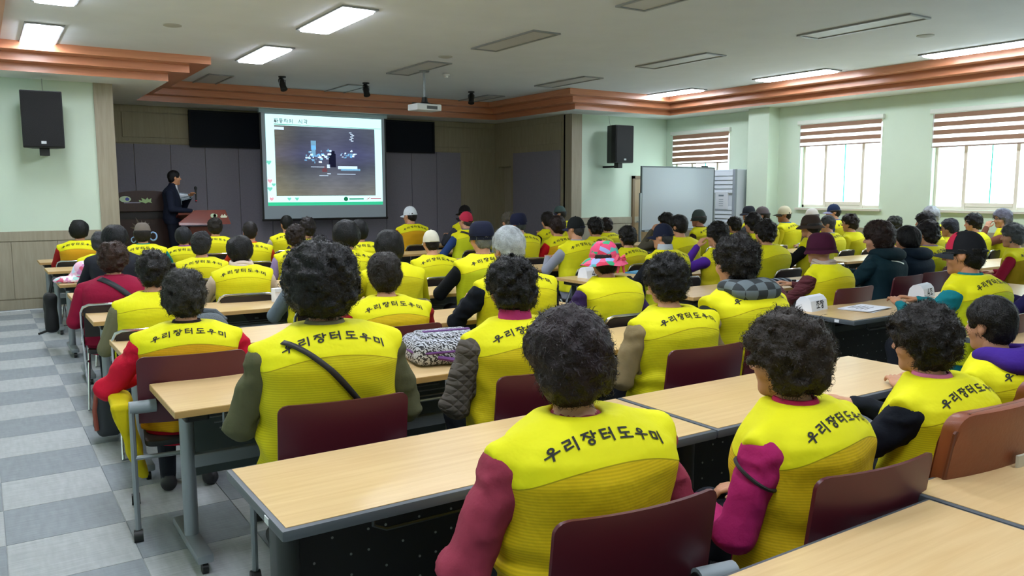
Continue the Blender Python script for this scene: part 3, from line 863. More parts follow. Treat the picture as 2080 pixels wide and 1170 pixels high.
def snet(fn, lo, hi, h):
    lo = np.array(lo, float); hi = np.array(hi, float)
    n = np.ceil((hi - lo) / h).astype(int) + 1
    X = (lo[0] + h * np.arange(n[0])).astype(F32)[:, None, None]
    Y = (lo[1] + h * np.arange(n[1])).astype(F32)[None, :, None]
    Z = (lo[2] + h * np.arange(n[2])).astype(F32)[None, None, :]
    X, Y, Z = np.broadcast_arrays(X, Y, Z)
    f = fn(X, Y, Z).astype(F32)
    f[0] = f[-1] = 1; f[:, 0] = f[:, -1] = 1; f[:, :, 0] = f[:, :, -1] = 1
    ins = f < 0
    cs = n - 1
    cnt = np.zeros(cs, np.int8)
    for i in (0, 1):
        for j in (0, 1):
            for k in (0, 1):
                cnt += ins[i:i + cs[0], j:j + cs[1], k:k + cs[2]]
    act = (cnt > 0) & (cnt < 8)
    I, J, K = np.nonzero(act)
    ids = -np.ones(cs, np.int64); ids[I, J, K] = np.arange(len(I))
    acc = np.zeros((len(I), 3)); num = np.zeros(len(I))
    C = [(a, b, c) for a in (0, 1) for b in (0, 1) for c in (0, 1)]
    for a in C:
        for ax in range(3):
            if a[ax]:
                continue
            b = list(a); b[ax] = 1
            fa = f[I + a[0], J + a[1], K + a[2]]; fb = f[I + b[0], J + b[1], K + b[2]]
            m = (fa < 0) != (fb < 0)
            t = np.where(m, fa / (fa - fb + 1e-12), 0)
            for d in range(3):
                acc[:, d] += m * (a[d] + (t if d == ax else 0))
            num += m
    V = np.stack([I, J, K], 1) + acc / num[:, None]
    V = lo + V * h
    quads = []
    for ax in range(3):
        o = [(1, 2), (2, 0), (0, 1)][ax]
        sl0 = [slice(1, n[d] - 1) for d in range(3)]; sl0[ax] = slice(0, n[ax] - 1)
        sl1 = list(sl0); sl1[ax] = slice(1, n[ax])
        A = ins[tuple(sl0)]; B = ins[tuple(sl1)]
        ch = np.nonzero(A != B)
        base = np.stack(ch, 1)
        off = np.array([1 if d != ax else 0 for d in range(3)])
        base = base + off
        def cid(du, dv):
            q = base.copy(); q[:, o[0]] += du; q[:, o[1]] += dv
            return ids[q[:, 0], q[:, 1], q[:, 2]]
        q = np.stack([cid(-1, -1), cid(0, -1), cid(0, 0), cid(-1, 0)], 1)
        fl_ = B[ch]
        q[fl_] = q[fl_][:, ::-1]
        quads.append(q)
    Q = np.concatenate(quads)
    Q = Q[(Q >= 0).all(1)]
    return V, Q

def vnormals(V, Q):
    a = V[Q[:, 2]] - V[Q[:, 0]]; b = V[Q[:, 3]] - V[Q[:, 1]]
    fn_ = np.cross(a, b)
    N = np.zeros_like(V)
    for k in range(4):
        np.add.at(N, Q[:, k], fn_)
    return N / (np.linalg.norm(N, axis=1, keepdims=True) + 1e-12)

def qmesh(name, V, Q, smooth=True, mi=None):
    me = bpy.data.meshes.new(name)
    me.vertices.add(len(V)); me.vertices.foreach_set('co', np.ascontiguousarray(V, dtype=F32).ravel())
    me.loops.add(len(Q) * 4); me.loops.foreach_set('vertex_index', np.ascontiguousarray(Q, dtype=np.int32).ravel())
    me.polygons.add(len(Q))
    me.polygons.foreach_set('loop_start', np.arange(len(Q), dtype=np.int32) * 4)
    if mi is not None:
        for _ in range(int(mi.max()) + 1):
            me.materials.append(None)
        me.polygons.foreach_set('material_index', mi.astype(np.int32))
    me.polygons.foreach_set('use_smooth', np.full(len(Q), smooth))
    me.update(calc_edges=True)
    return me

# torso profile: height, half width, half depth, centre y
TP = np.array([(.40, .18, .13, 0), (.48, .20, .15, -.01), (.56, .197, .147, -.008), (.64, .192, .134, -.004), (.72, .193, .130, -.002), (.80, .200, .133, -.008),
               (.87, .204, .128, -.020), (.92, .192, .114, -.022), (.955, .160, .097, -.016), (.985, .112, .078, -.006), (1.01, .075, .062, .004), (1.05, .05, .05, .012)])
def torso(x, y, z, da=0.0, db=0.0, bulk=1.0):
    zz = np.clip(z, TP[0, 0], TP[-1, 0])
    a = np.interp(zz, TP[:, 0], TP[:, 1]).astype(F32) * bulk + da
    b = np.interp(zz, TP[:, 0], TP[:, 2]).astype(F32) * bulk + db
    c = np.interp(zz, TP[:, 0], TP[:, 3]).astype(F32)
    px = np.abs(x) / a; py = np.abs(y - c) / b
    k = (px ** 2.3 + py ** 2.3) ** (1 / 2.3)
    d = (k - 1) * np.minimum(a, b)
    return np.maximum(d, np.maximum(TP[0, 0] - z, z - TP[-1, 0]))

POSES = {
 'lap':  {-1: ((-.210, -.02, .885), (-.275, .03, .655), (-.14, .27, .62)), 1: ((.210, -.02, .885), (.275, .03, .655), (.14, .27, .62))},
 'desk': {-1: ((-.210, -.015, .885), (-.295, .15, .70), (-.11, .40, .79)), 1: ((.210, -.015, .885), (.295, .15, .70), (.11, .40, .79))},
 'out':  {-1: ((-.210, -.015, .885), (-.345, .06, .68), (-.20, .30, .71)), 1: ((.210, -.015, .885), (.345, .06, .68), (.20, .30, .71))},
 'down': {-1: ((-.210, -.015, .885), (-.315, -.01, .65), (-.20, .22, .60)), 1: ((.210, -.015, .885), (.29, .02, .65), (.16, .26, .61))},
 'chin': {-1: ((-.210, -.015, .885), (-.315, .24, .76), (-.12, .20, 1.0)), 1: ((.210, -.015, .885), (.295, .15, .70), (.11, .40, .79))},
}
LEGS = {'sit': [((.085, .0, .50), (.11, .42, .51), (.11, .40, .09), (.11, .53, .035))],
        'stand': [((.09, 0, .90), (.10, .02, .48), (.10, 0, .08), (.11, .13, .03))]}
def PP(pose, s, bulk=1.0):
    k = 1 + (bulk - 1) * .95
    a, b, c = POSES[pose][s]
    return (a[0] * k, a[1], a[2]), (b[0] * k, b[1], b[2]), (c[0] * (1 + (k - 1) * .5), c[1], c[2])
def body_groups(x, y, z, pose, bulk, rs, fine=False):
    g = {}
    g['top'] = np.maximum(torso(x, y, z, .004, .004, bulk), z - .995)
    for s in (-1, 1):
        sh, el, wr = PP(pose, s, bulk)
        a = cap(x, y, z, sh, el, .053 * rs, .050 * rs)
        a = smin(a, cap(x, y, z, el, wr, .049 * rs, .035 * rs), .02)
        if fine:
            a = a - near(a, x, y, z, lambda X_, Y_, Z_: .009 * vnoise(X_ * 15 + s * 5, Y_ * 15, Z_ * 13, 3) + .004 * vnoise(X_ * 36, Y_ * 36 + s, Z_ * 30, 9) - .016 * (np.abs(vnoise(X_ * 10, Y_ * 10 + 3 * s, Z_ * 21, 21)) - .3))
        g['top'] = smin(g['top'], a, .025)
    g['neck'] = cap(x, y, z, (0, .0, .95), (0, .035, 1.06), .054, .052)
    lg = None
    for s in (-1, 1):
        hp, kn, an, to = LEGS['sit'][0]
        m = lambda p: (p[0] * s, p[1], p[2])
        l = smin(cap(x, y, z, m(hp), m(kn), .088, .066), cap(x, y, z, m(kn), m(an), .062, .042), .03)
        lg = l if lg is None else np.minimum(lg, l)
        sh_ = cap(x, y, z, (an[0] * s, an[1] - .03, .045), m(to), .044, .038)
        sh_ = np.maximum(sh_, .006 - z)
        g['shoe'] = sh_ if 'shoe' not in g else np.minimum(g['shoe'], sh_)
    g['leg'] = lg
    return g
def body_sdf(x, y, z, pose, bulk, rs, fine=False):
    g = body_groups(x, y, z, pose, bulk, rs, fine)
    d = smin(g['top'], g['leg'], .03)
    d = smin(d, g['neck'], .02)
    return smin(d, g['shoe'], .01)

_bc = {}
def body_mesh(pose, bulk, rs, h):
    key = (pose, bulk, rs, h)
    if key not in _bc:
        V, Q = snet(lambda x, y, z: body_sdf(x, y, z, pose, bulk, rs, h < .012), (-.50, -.28, -.01), (.50, .62, 1.14), h)
        c = V[Q].mean(1)
        g = body_groups(c[:, 0].astype(F32), c[:, 1].astype(F32), c[:, 2].astype(F32), pose, bulk, rs)
        mi = np.argmin(np.stack([g['neck'], g['top'], g['leg'], g['shoe']], 1), 1)
        _bc[key] = (V, Q, mi)
    return _bc[key]

def head_sdf(x, y, z):
    ax = np.abs(x)
    d = ell(x, y, z, (0, -.012, .028), (.075, .093, .094))
    d = smin(d, ell(x, y, z, (0, .018, -.04), (.060, .072, .082)), .03)
    d = smin(d, cap(x, y, z, (0, .066, -.10), (0, .06, -.095), .02, .02), .03)
    d = smin(d, ell(ax, y, z, (.042, .05, -.03), (.026, .03, .028)), .02)
    d = smin(d, cap(ax, y, z, (.012, .083, .033), (.042, .07, .032), .010, .008), .012)
    d = smax(d, -ell(ax, y, z, (.030, .096, .012), (.018, .014, .011)), .012)
    d = smin(d, cap(x, y, z, (0, .082, .018), (0, .106, -.026), .007, .012), .008)
    d = smin(d, ell(ax, y, z, (.012, .095, -.03), (.009, .010, .008)), .006)
    d = smin(d, cap(ax, y, z, (0, .087, -.060), (.018, .081, -.061), .008, .004), .006)
    d = smin(d, ell(ax, y, z, (.077, -.008, -.006), (.011, .020, .031)), .006)
    d = smax(d, -ell(ax, y, z, (.088, -.004, -.004), (.006, .011, .017)), .005)
    d = smin(d, cap(x, y, z, (0, -.02, -.07), (0, -.035, -.19), .05, .052), .025)
    return d
_hc = {}
def head_mesh(h):
    if h not in _hc:
        V, Q = snet(head_sdf, (-.11, -.13, -.19), (.11, .14, .15), h)
        mi = np.zeros(len(Q), int)
        c = V[Q].mean(1)
        mi[(c[:, 1] > .082) & (np.abs(c[:, 2] + .061) < .008) & (np.abs(c[:, 0]) < .02)] = 4
        Vs, Qs, Ms = [V], [Q], [mi]
        off = len(V)
        for s in (-1, 1):
            n, m = 8, 6
            P_ = []
            for i in range(m + 1):
                for k in range(n):
                    t = math.pi * i / m; a = 2 * math.pi * k / n
                    P_.append((s * .030 + .0125 * math.sin(t) * math.cos(a), .0765 + .0125 * math.cos(t), .012 + .0125 * math.sin(t) * math.sin(a) * .7))
            q = [(off + i * n + k, off + i * n + (k + 1) % n, off + (i + 1) * n + (k + 1) % n, off + (i + 1) * n + k) for i in range(m) for k in range(n)]
            Vs.append(np.array(P_)); Qs.append(np.array(q)); Ms.append(np.array([6 if i < 2 else 5 for i in range(m) for k in range(n)]))
            off += len(P_)
        _hc[h] = (np.concatenate(Vs), np.concatenate(Qs), np.concatenate(Ms))
    return _hc[h]

def hand_sdf(x, y, z, curl=1.0):
    # wrist at the origin, fingers along +y, palm down, thumb at +x
    d = ell(x, y, z, (0, .045, -.002), (.038, .048, .015))
    d = smin(d, cap(x, y, z, (0, -.03, 0), (0, .01, 0), .026, .024), .02)
    for fx, ln in ((.027, .070), (.009, .080), (-.009, .075), (-.026, .058)):
        a = (fx, .08, 0); b = (fx * 1.15, .08 + ln * .5, -.006 * curl); c = (fx * 1.15, .08 + ln * .85, -.032 * curl)
        f = np.minimum(cap(x, y, z, a, b, .0095, .0088), cap(x, y, z, b, c, .0088, .0075))
        d = smin(d, f, .006)
    t = np.minimum(cap(x, y, z, (.028, .03, -.004), (.056, .062, -.012), .012, .010), cap(x, y, z, (.056, .062, -.012), (.056, .092, -.018), .010, .008))
    return smin(d, t, .008)
_hd = {}
def hand_mesh(h=.0055):
    if h not in _hd:
        V, Q = snet(hand_sdf, (-.06, -.05, -.06), (.08, .18, .04), h)
        _hd[h] = (V, Q)
    return _hd[h]
def orient_hand(a, b, side, mirror):
    """place a hand at b, pointing from a to b"""
    V, Q = hand_mesh()
    V = V.copy(); Q = Q.copy()
    if mirror:
        V[:, 0] *= -1; Q = Q[:, ::-1]
    d = np.array(b) - np.array(a); d /= np.linalg.norm(d)
    up = np.array((0, 0, 1.)); up = up - d * up.dot(d)
    if np.linalg.norm(up) < .3:
        up = np.array((0, 1., 0)); up = up - d * up.dot(d)
    up /= np.linalg.norm(up)
    xx = np.cross(d, up)
    return np.array(b) + V[:, :1] * xx + V[:, 1:2] * d + V[:, 2:] * up, Q

# vest (also used, without cut armholes and lettering, for jackets)
XA = np.array([(.42, .262), (.60, .256), (.68, .240), (.75, .218), (.82, .212), (.88, .224), (.93, .246), (1.0, .26)])
def vest_sdf(x, y, z, bulk=1.0, seed=0, jacket=False, wr=1.0):
    d = torso(x, y, z, .024, .024, bulk)
    ax = np.abs(x)
    d = smin(d, cap(ax, y, z, (.07, -.010, .962), (.212 * bulk, -.016, .914), .044, .052), .03)
    def fold(X_, Y_, Z_):
        n = vnoise(X_ * 7 + seed * 3.1, Y_ * 7, Z_ * 6 + seed, seed) * .009
        return n + .006 * np.sin(26 * (Z_ + .55 * X_ * (1 if seed % 2 else -1)) + 9 * vnoise(X_ * 4, Y_ * 4 + seed, Z_ * 4, seed + 5)) * np.clip((.86 - Z_) * 5, 0, 1)
    n = near(d, x, y, z, fold, .05)
    d = d - n * wr
    if not jacket:
        xa = np.interp(z, XA[:, 0], XA[:, 1]).astype(F32) * (1 + (bulk - 1) * .9)
        d = smax(d, ax - xa, .008)
    d = smax(d, -(np.sqrt(x * x + (y - .012) ** 2) - .068 + np.clip(.97 - z, 0, 1)), .006)
    d = np.maximum(d, .485 - z)
    return np.maximum(d, z - 1.005)
_vc = {}
def vest_mesh(bulk, seed, jacket, h, wr=1.0):
    key = (bulk, seed, jacket, h, wr)
    if key not in _vc:
        _vc[key] = snet(lambda x, y, z: vest_sdf(x, y, z, bulk, seed, jacket, wr), (-.38, -.28, .46), (.38, .26, 1.03), h)
    return _vc[key]

RAY = np.array((0, .85, -.53)); RAY /= np.linalg.norm(RAY)
def drape(u, z, sdf, lift=.003, y0=-.42):
    """points on the back of a garment that lie at (u, z) when seen along RAY"""
    u = np.asarray(u, float); z = np.asarray(z, float)
    x = u.astype(F32); y = np.full(len(u), y0, F32); zz = (z - RAY[2] * ((-.13 - y0) / RAY[1])).astype(F32)
    t = np.zeros(len(u), F32)
    for _ in range(55):
        d = sdf(x, y + RAY[1].astype(F32) * t, zz + RAY[2].astype(F32) * t)
        t = t + np.clip(d, -.01, .05) * .75
        t = np.minimum(t, .95)
    t = t - lift
    return np.stack([x, y + RAY[1] * t, zz + RAY[2] * t], 1)

_lc = {}
def letter_mesh(bulk, seed, wr, lean):
    key = (bulk, seed, wr, lean)
    if key not in _lc:
        Q = text_quads('우리장터도우미', .043, .22, .14)
        P_ = Q.reshape(-1, 2)
        arc = -1.0 * P_[:, 0] ** 2
        V = drape(P_[:, 0], .953 + P_[:, 1] * .95 + arc, lambda x, y, z: vest_sdf(x, y, z, bulk, seed, False, wr))
        V = shear(V, lean)
        _lc[key] = qmesh('lettering', V, np.arange(len(V)).reshape(-1, 4), False)
    return _lc[key]

def shear(V, lean):
    ly, lx = lean
    V = V.copy()
    k = np.clip(V[:, 2] - .55, 0, None)
    V[:, 1] += ly * k; V[:, 0] += lx * k
    return V

# ---- hair
def hair_sdf(style, x, y, z, seed, vol):
    ax = np.abs(x)
    if style in ('perm', 'wave'):
        d = ell(x, y, z, (0, -.018, .040), (.088 + vol, .104 + vol, .094 + vol))
        d = smin(d, ell(x, y, z, (0, -.050, -.03), (.074 + vol * .8, .066 + vol * .8, .082)), .04)
        d = smax(d, -ell(x, y, z, (0, .125, -.055), (.080, .10, .115)), .015)
        d = smax(d, -ell(ax, y, z, (.09, .055, -.07), (.045, .06, .075)), .015)
        f, a = (34, .016) if style == 'perm' else (22, .010)
        d = d - near(d, x, y, z, lambda X_, Y_, Z_: a * vnoise(X_ * f, Y_ * f, Z_ * f, seed) + .006 * vnoise(X_ * 85, Y_ * 85, Z_ * 85, seed + 3))
        d = np.maximum(d, -.108 - z)
    elif style == 'bob':
        d = ell(x, y, z, (0, -.018, .034), (.094 + vol, .104 + vol, .092 + vol * .7))
        d = smin(d, ell(x, y, z, (0, -.045, -.03), (.088 + vol, .066 + vol, .085)), .05)
        d = smax(d, -ell(x, y, z, (0, .125, -.06), (.072, .10, .12)), .015)
        d = d - near(d, x, y, z, lambda X_, Y_, Z_: .010 * vnoise(X_ * 18, Y_ * 18, Z_ * 10, seed) + .004 * vnoise(X_ * 90, Y_ * 90, Z_ * 24, seed + 3))
        d = np.maximum(d, -.112 - z)
    else:   # short
        d = ell(x, y, z, (0, -.014, .034), (.080 + vol, .098 + vol, .096 + vol))
        d = smin(d, ell(x, y, z, (0, -.055, -.03), (.062 + vol * .5, .046 + vol * .5, .062)), .03)
        d = smax(d, -ell(x, y, z, (0, .115, -.05), (.085, .105, .115)), .012)
        d = smax(d, -ell(ax, y, z, (.085, .0, -.035), (.022, .055, .048)), .01)
        d = d - near(d, x, y, z, lambda X_, Y_, Z_: .004 * vnoise(X_ * 40, Y_ * 40, Z_ * 40, seed) + .002 * vnoise(X_ * 140, Y_ * 140, Z_ * 60, seed + 3))
        d = np.maximum(d, -.085 - z)
    return d
_hr = {}
def hair_mesh(style, seed, vol, h, strands, hat=False):
    key = (style, seed, vol, h, strands, hat)
    if key in _hr:
        return _hr[key]
    def fn(x, y, z):
        d = hair_sdf(style, x, y, z, seed, vol)
        return np.maximum(d, z - .035) if hat else d
    V, Q = snet(fn, (-.2, -.23, -.17), (.2, .16, .2), h)
    N = vnormals(V, Q)
    rng = np.random.default_rng(seed + 11)
    if strands:
        idx = rng.integers(0, len(V), strands * 2)
        if hat:
            idx = idx[V[idx, 2] < .025]
        idx = idx[:strands]
        n = len(idx)
        p = V[idx]; nn = N[idx]
        rnd = rng.normal(size=(n, 3))
        if style in ('bob', 'short', 'wave'):
            rnd = rnd * (.35 if style != 'wave' else .8) + np.array((0, -.3, -1.0))
        t = rnd - nn * (rnd * nn).sum(1, keepdims=True)
        t /= np.linalg.norm(t, axis=1, keepdims=True) + 1e-9
        b = np.cross(nn, t)
        ln = rng.uniform(.016, .034, (n, 1)) * (1.2 if style in ('bob', 'wave') else 1.0)
        curl = {'perm': 1.0, 'wave': .55, 'bob': .12, 'short': .15}[style]
        out = {'perm': .010, 'wave': .007, 'bob': .002, 'short': .002}[style]
        wdt = (.0011 if h < .008 else .0018)
        sgn = rng.choice([-1, 1], (n, 1))
        rows = []
        for i in range(5):
            s = i / 4
            ang = s * 2.6 * curl * sgn
            c = p + t * ln * np.sin(ang + 1e-6) / (2.6 * curl) * sgn + b * ln * (1 - np.cos(ang)) / (2.6 * curl) + nn * out * math.sin(math.pi * min(1, s * .8 + .05)) - nn * .001
            if curl < .3:
                c = p + t * ln * s + nn * (out * math.sin(math.pi * s) + .0005)
            w = wdt * (1 - .6 * s)
            rows.append(c - b * w); rows.append(c + b * w)
        SV = np.stack(rows, 1).reshape(-1, 3)
        base = (np.arange(n) * 10)[:, None]
        SQ = np.concatenate([base + np.array([2 * i, 2 * i + 1, 2 * i + 3, 2 * i + 2]) for i in range(4)])
        Q = np.concatenate([Q, SQ + len(V)]); V = np.concatenate([V, SV])
    _hr[key] = (V, Q)
    return _hr[key]

def rot(V, yaw, pitch, roll=0.0):
    cy, sy = math.cos(yaw), math.sin(yaw)
    cp, sp = math.cos(pitch), math.sin(pitch)
    cr, sr = math.cos(roll), math.sin(roll)
    Rr = np.array([[cr, 0, sr], [0, 1, 0], [-sr, 0, cr]])
    Rx = np.array([[1, 0, 0], [0, cp, -sp], [0, sp, cp]])
    Rz = np.array([[cy, -sy, 0], [sy, cy, 0], [0, 0, 1]])
    return V @ (Rz @ Rx @ Rr).T

HS = .93                      # head size
HC = np.array((0, .05, 1.122))

# ---- hats, built round the head centre, facing +y
def dome(rx, ry, h, z0, n=24, m=8, yoff=-.012, flat=1.0):
    V = []; F = []
    for i in range(m + 1):
        t = (math.pi / 2) * i / m
        r = math.cos(t) ** flat; zz = math.sin(t)
        for k in range(n):
            a = 2 * math.pi * k / n
            V.append((rx * max(r, .001) * math.cos(a), yoff + ry * max(r, .001) * math.sin(a), z0 + h * zz))
    for i in range(m):
        for k in range(n):
            F.append((i * n + k, i * n + (k + 1) % n, (i + 1) * n + (k + 1) % n, (i + 1) * n + k))
    return V, F
def brim_ring(rx, ry, wf, wb, z0, drop, n=32, yoff=-.012, th=.004, wave=0.0):
    V = []; F = []
    for k in range(n):
        a = 2 * math.pi * k / n
        w = wb + (wf - wb) * (.5 + .5 * math.sin(a))
        wv = wave * math.sin(5 * a)
        for (r, z) in ((0, 0), (.5, -.35), (1, -1)):
            V.append(((rx + w * r) * math.cos(a), yoff + (ry + w * r) * math.sin(a), z0 + drop * z + wv * r))
        for (r, z) in ((1, -1), (.5, -.35), (0, 0)):
            V.append(((rx + w * r) * math.cos(a), yoff + (ry + w * r) * math.sin(a), z0 + drop * z + wv * r - th))
    for k in range(n):
        j = (k + 1) % n
        for i in range(6):
            i2 = (i + 1) % 6
            F.append((k * 6 + i, j * 6 + i, j * 6 + i2, k * 6 + i2))
    return V, F
def peak(rx, ry, ln, z0, spread=1.1, drop=.018, yoff=-.012, n=14):
    V = []; F = []
    for k in range(n + 1):
        a = math.pi / 2 + spread * (2 * k / n - 1)
        e = math.cos((2 * k / n - 1) * math.pi / 2) ** .6
        for r, dz in ((0, 0), (.5, -drop * .4), (1, -drop)):
            V.append((rx * math.cos(a) * (1 + .02 * r), yoff + ry * math.sin(a) + ln * r * e, z0 + dz - .02 * (2 * k / n - 1) ** 2 * r))
        for r, dz in ((1, -drop), (.5, -drop * .4), (0, 0)):
            V.append((rx * math.cos(a) * (1 + .02 * r), yoff + ry * math.sin(a) + ln * r * e, z0 + dz - .004 - .02 * (2 * k / n - 1) ** 2 * r))
    for k in range(n):
        for i in range(6):
            i2 = (i + 1) % 6
            F.append((k * 6 + i, (k + 1) * 6 + i, (k + 1) * 6 + i2, k * 6 + i2))
    return V, F
_hm = {}
def hat_parts(kind):
    if kind in _hm:
        return _hm[kind]
    P_ = []
    if kind == 'cap':
        P_.append(('crown', MB().add(*dome(.088, .108, .130, .022, flat=.8)), 0))
        P_.append(('peak', MB().add(*peak(.086, .106, .075, .03)), 1))
        P_.append(('top_button', MB().lathe([(.0005, .158), (.008, .156), (.008, .148)], 8, (0, -.012, 0)), 0))
        a = [(.09 * math.cos(t), -.012 + .11 * math.sin(t)) for t in [math.pi * (1.32 + .36 * k / 6) for k in range(7)]]
        P_.append(('back_strap', MB().tube([(p[0], p[1], .032) for p in a], .007, 6), 1))
    elif kind == 'flat':
        P_.append(('crown', MB().add(*dome(.098, .118, .120, .03, flat=.45)).add(*brim_ring(.088, .108, .012, .010, .05, .0)), 0))
        P_.append(('band', MB().lathe([(.086, -.0), (.089, .0), (.090, .045), (.086, .045)], 28, (0, -.012, 0), 1, 1.22), 1))
        P_.append(('peak', MB().add(*peak(.088, .108, .04, .025)), 1))
    elif kind == 'bucket':
        P_.append(('crown', MB().add(*dome(.094, .112, .125, .025, flat=.55)), 0))
        P_.append(('brim', MB().add(*brim_ring(.092, .110, .055, .045, .03, .035, wave=.004)), 0))
        P_.append(('band', MB().lathe([(.0935, 0), (.0955, .0), (.0955, .022), (.0935, .022)], 28, (0, -.012, .03), 1, 1.19), 1))
    elif kind == 'sun':
        P_.append(('crown', MB().add(*dome(.102, .120, .13, .02, flat=.6)), 0))
        P_.append(('brim', MB().add(*brim_ring(.100, .118, .075, .065, .03, .055, wave=.006)), 0))
        P_.append(('band', MB().lathe([(.1015, 0), (.104, .0), (.104, .026), (.1015, .026)], 28, (0, -.012, .028), 1, 1.18), 1))
        bw = MB()
        for s in (-1, 1):
            bw.tube([(.03, -.155, .02), (.03 + s * .03, -.165, .035), (.03 + s * .045, -.165, .012), (.03, -.155, .015)], [.006, .014, .012, .006], 8)
            bw.tube([(.03, -.155, .02), (.03 + s * .018, -.165, -.03), (.03 + s * .032, -.158, -.085)], [.006, .011, .008], 8)
        P_.append(('bow', bw, 1))
    elif kind == 'cloche':
        P_.append(('crown', MB().add(*dome(.100, .118, .150, .0, flat=.5)), 0))
        P_.append(('brim', MB().add(*brim_ring(.098, .116, .02, .022, .01, .028, wave=.004)), 0))
        P_.append(('band', MB().lathe([(.0995, 0), (.102, .0), (.102, .02), (.0995, .02)], 28, (0, -.012, .008), 1, 1.18), 1))
    elif kind == 'beanie':
        V, F = dome(.092, .110, .155, .0, n=28, flat=.7)
        V = [(x * (1 + .02 * math.cos(14 * math.atan2(y, x))), y * (1 + .02 * math.cos(14 * math.atan2(y, x))), z) for x, y, z in V]
        P_.append(('crown', MB().add(V, F), 0))
        P_.append(('cuff', MB().lathe([(.092, -.015), (.097, -.012), (.098, .025), (.092, .028)], 28, (0, -.012, .0), 1, 1.19), 1))
    elif kind == 'feather':
        P_.append(('crown', MB().add(*dome(.094, .112, .13, .02, flat=.6)), 0))
        sp = MB()
        for a, l in ((2.0, .10), (2.5, .07), (2.9, .07), (1.2, .05), (.8, .05), (1.6, .05)):
            c, s = math.cos(a), math.sin(a)
            sp.add([(c * .07, -.02, .06 + s * .06), (c * (.07 + l), -.02, .06 + s * (.07 + l)), (c * .07 - s * .022, -.005, .06 + s * .06 + c * .022), (c * .07 + s * .022, -.035, .06 + s * .06 - c * .022)], [(0, 1, 2), (0, 3, 1), (1, 3, 2), (0, 2, 3)])
        P_.append(('spikes', sp, 0))
        rg = MB()
        rg.tube([(.12 + .04 * math.cos(t), -.03, -.02 + .05 * math.sin(t)) for t in [2 * math.pi * k / 14 for k in range(14)]], .009, 7, closed=True)
        rg.tube([(-.10 + .025 * math.cos(t), -.03, -.06 + .032 * math.sin(t)) for t in [2 * math.pi * k / 12 for k in range(12)]], .007, 6, closed=True)
        P_.append(('ornament', rg, 1))
    _hm[kind] = [(n, mb.mesh('hat_' + n, True, angle=60), s) for n, mb, s in P_]
    return _hm[kind]

def floral_mat():
    m = bpy.data.materials.new('floral_print'); m.use_nodes = True
    nt = m.node_tree; N, L = nt.nodes, nt.links
    b = N['Principled BSDF']; b.inputs['Roughness'].default_value = .8
    tc = N.new('ShaderNodeTexCoord')
    v = N.new('ShaderNodeTexVoronoi'); v.inputs['Scale'].default_value = 19; L.new(tc.outputs['Object'], v.inputs['Vector'])
    n = N.new('ShaderNodeTexNoise'); n.inputs['Scale'].default_value = 11; L.new(tc.outputs['Object'], n.inputs['Vector'])
    s = N.new('ShaderNodeSeparateColor'); L.new(v.outputs['Color'], s.inputs[0])
    r = N.new('ShaderNodeValToRGB'); r.color_ramp.interpolation = 'CONSTANT'
    cols = [(0, '#d8406e'), (.35, '#e0587f'), (.5, '#c8304f'), (.62, '#2f9a6b'), (.74, '#4fa6a0'), (.84, '#8f9fd0'), (.92, '#e0587f')]
    while len(r.color_ramp.elements) < len(cols): r.color_ramp.elements.new(.5)
    for e, (p, c) in zip(r.color_ramp.elements, cols): e.position = p; e.color = (*lin(c), 1)
    L.new(s.outputs[0], r.inputs[0]); L.new(r.outputs[0], b.inputs['Base Color'])
    return m
FLORAL = floral_mat()
def check_mat(c1, c2, sc):
    m = bpy.data.materials.new('check_fabric'); m.use_nodes = True
    nt = m.node_tree; N, L = nt.nodes, nt.links
    b = N['Principled BSDF']; b.inputs['Roughness'].default_value = .85
    tc = N.new('ShaderNodeTexCoord'); k = N.new('ShaderNodeTexChecker'); k.inputs['Scale'].default_value = sc
    k.inputs[1].default_value = (*lin(c1), 1); k.inputs[2].default_value = (*lin(c2), 1)
    L.new(tc.outputs['Object'], k.inputs['Vector']); L.new(k.outputs[0], b.inputs['Base Color'])
    return m
CHECK = check_mat('#23292b', '#5a6468', 16)
def quilt_mat(col):
    m = bpy.data.materials.new('quilted_cloth'); m.use_nodes = True
    nt = m.node_tree; N, L = nt.nodes, nt.links
    b = N['Principled BSDF']; b.inputs['Roughness'].default_value = .8; b.inputs['Base Color'].default_value = (*lin(col), 1)
    tc = N.new('ShaderNodeTexCoord')
    hs = []
    for ax_ in ((1, .2, 1), (-1, -.2, 1)):
        d = N.new('ShaderNodeVectorMath'); d.operation = 'DOT_PRODUCT'; L.new(tc.outputs['Object'], d.inputs[0]); d.inputs[1].default_value = ax_
        s = N.new('ShaderNodeMath'); s.operation = 'MULTIPLY'; L.new(d.outputs['Value'], s.inputs[0]); s.inputs[1].default_value = 75
        q = N.new('ShaderNodeMath'); q.operation = 'SINE'; L.new(s.outputs[0], q.inputs[0])
        a = N.new('ShaderNodeMath'); a.operation = 'ABSOLUTE'; L.new(q.outputs[0], a.inputs[0]); hs.append(a)
    mn = N.new('ShaderNodeMath'); mn.operation = 'MINIMUM'; L.new(hs[0].outputs[0], mn.inputs[0]); L.new(hs[1].outputs[0], mn.inputs[1])
    bp = N.new('ShaderNodeBump'); bp.inputs['Strength'].default_value = .6; bp.inputs['Distance'].default_value = .01
    L.new(mn.outputs[0], bp.inputs['Height']); L.new(bp.outputs[0], b.inputs['Normal'])
    return m
_qm = {}
def topmat(c):
    if isinstance(c, str) and c.startswith('quilt:'):
        if c not in _qm: _qm[c] = quilt_mat(c[6:])
        return _qm[c]
    if c == 'check': return CHECK
    return cloth(c)

LIP = mat('#a8625a', .5); EYEW = mat('#d8d4cc', .3); EYEB = mat('#1a120e', .25)
_pb = {}
def setmats(o, mats):
    for s, m in zip(o.material_slots, mats):
        s.link = 'OBJECT'; s.material = m

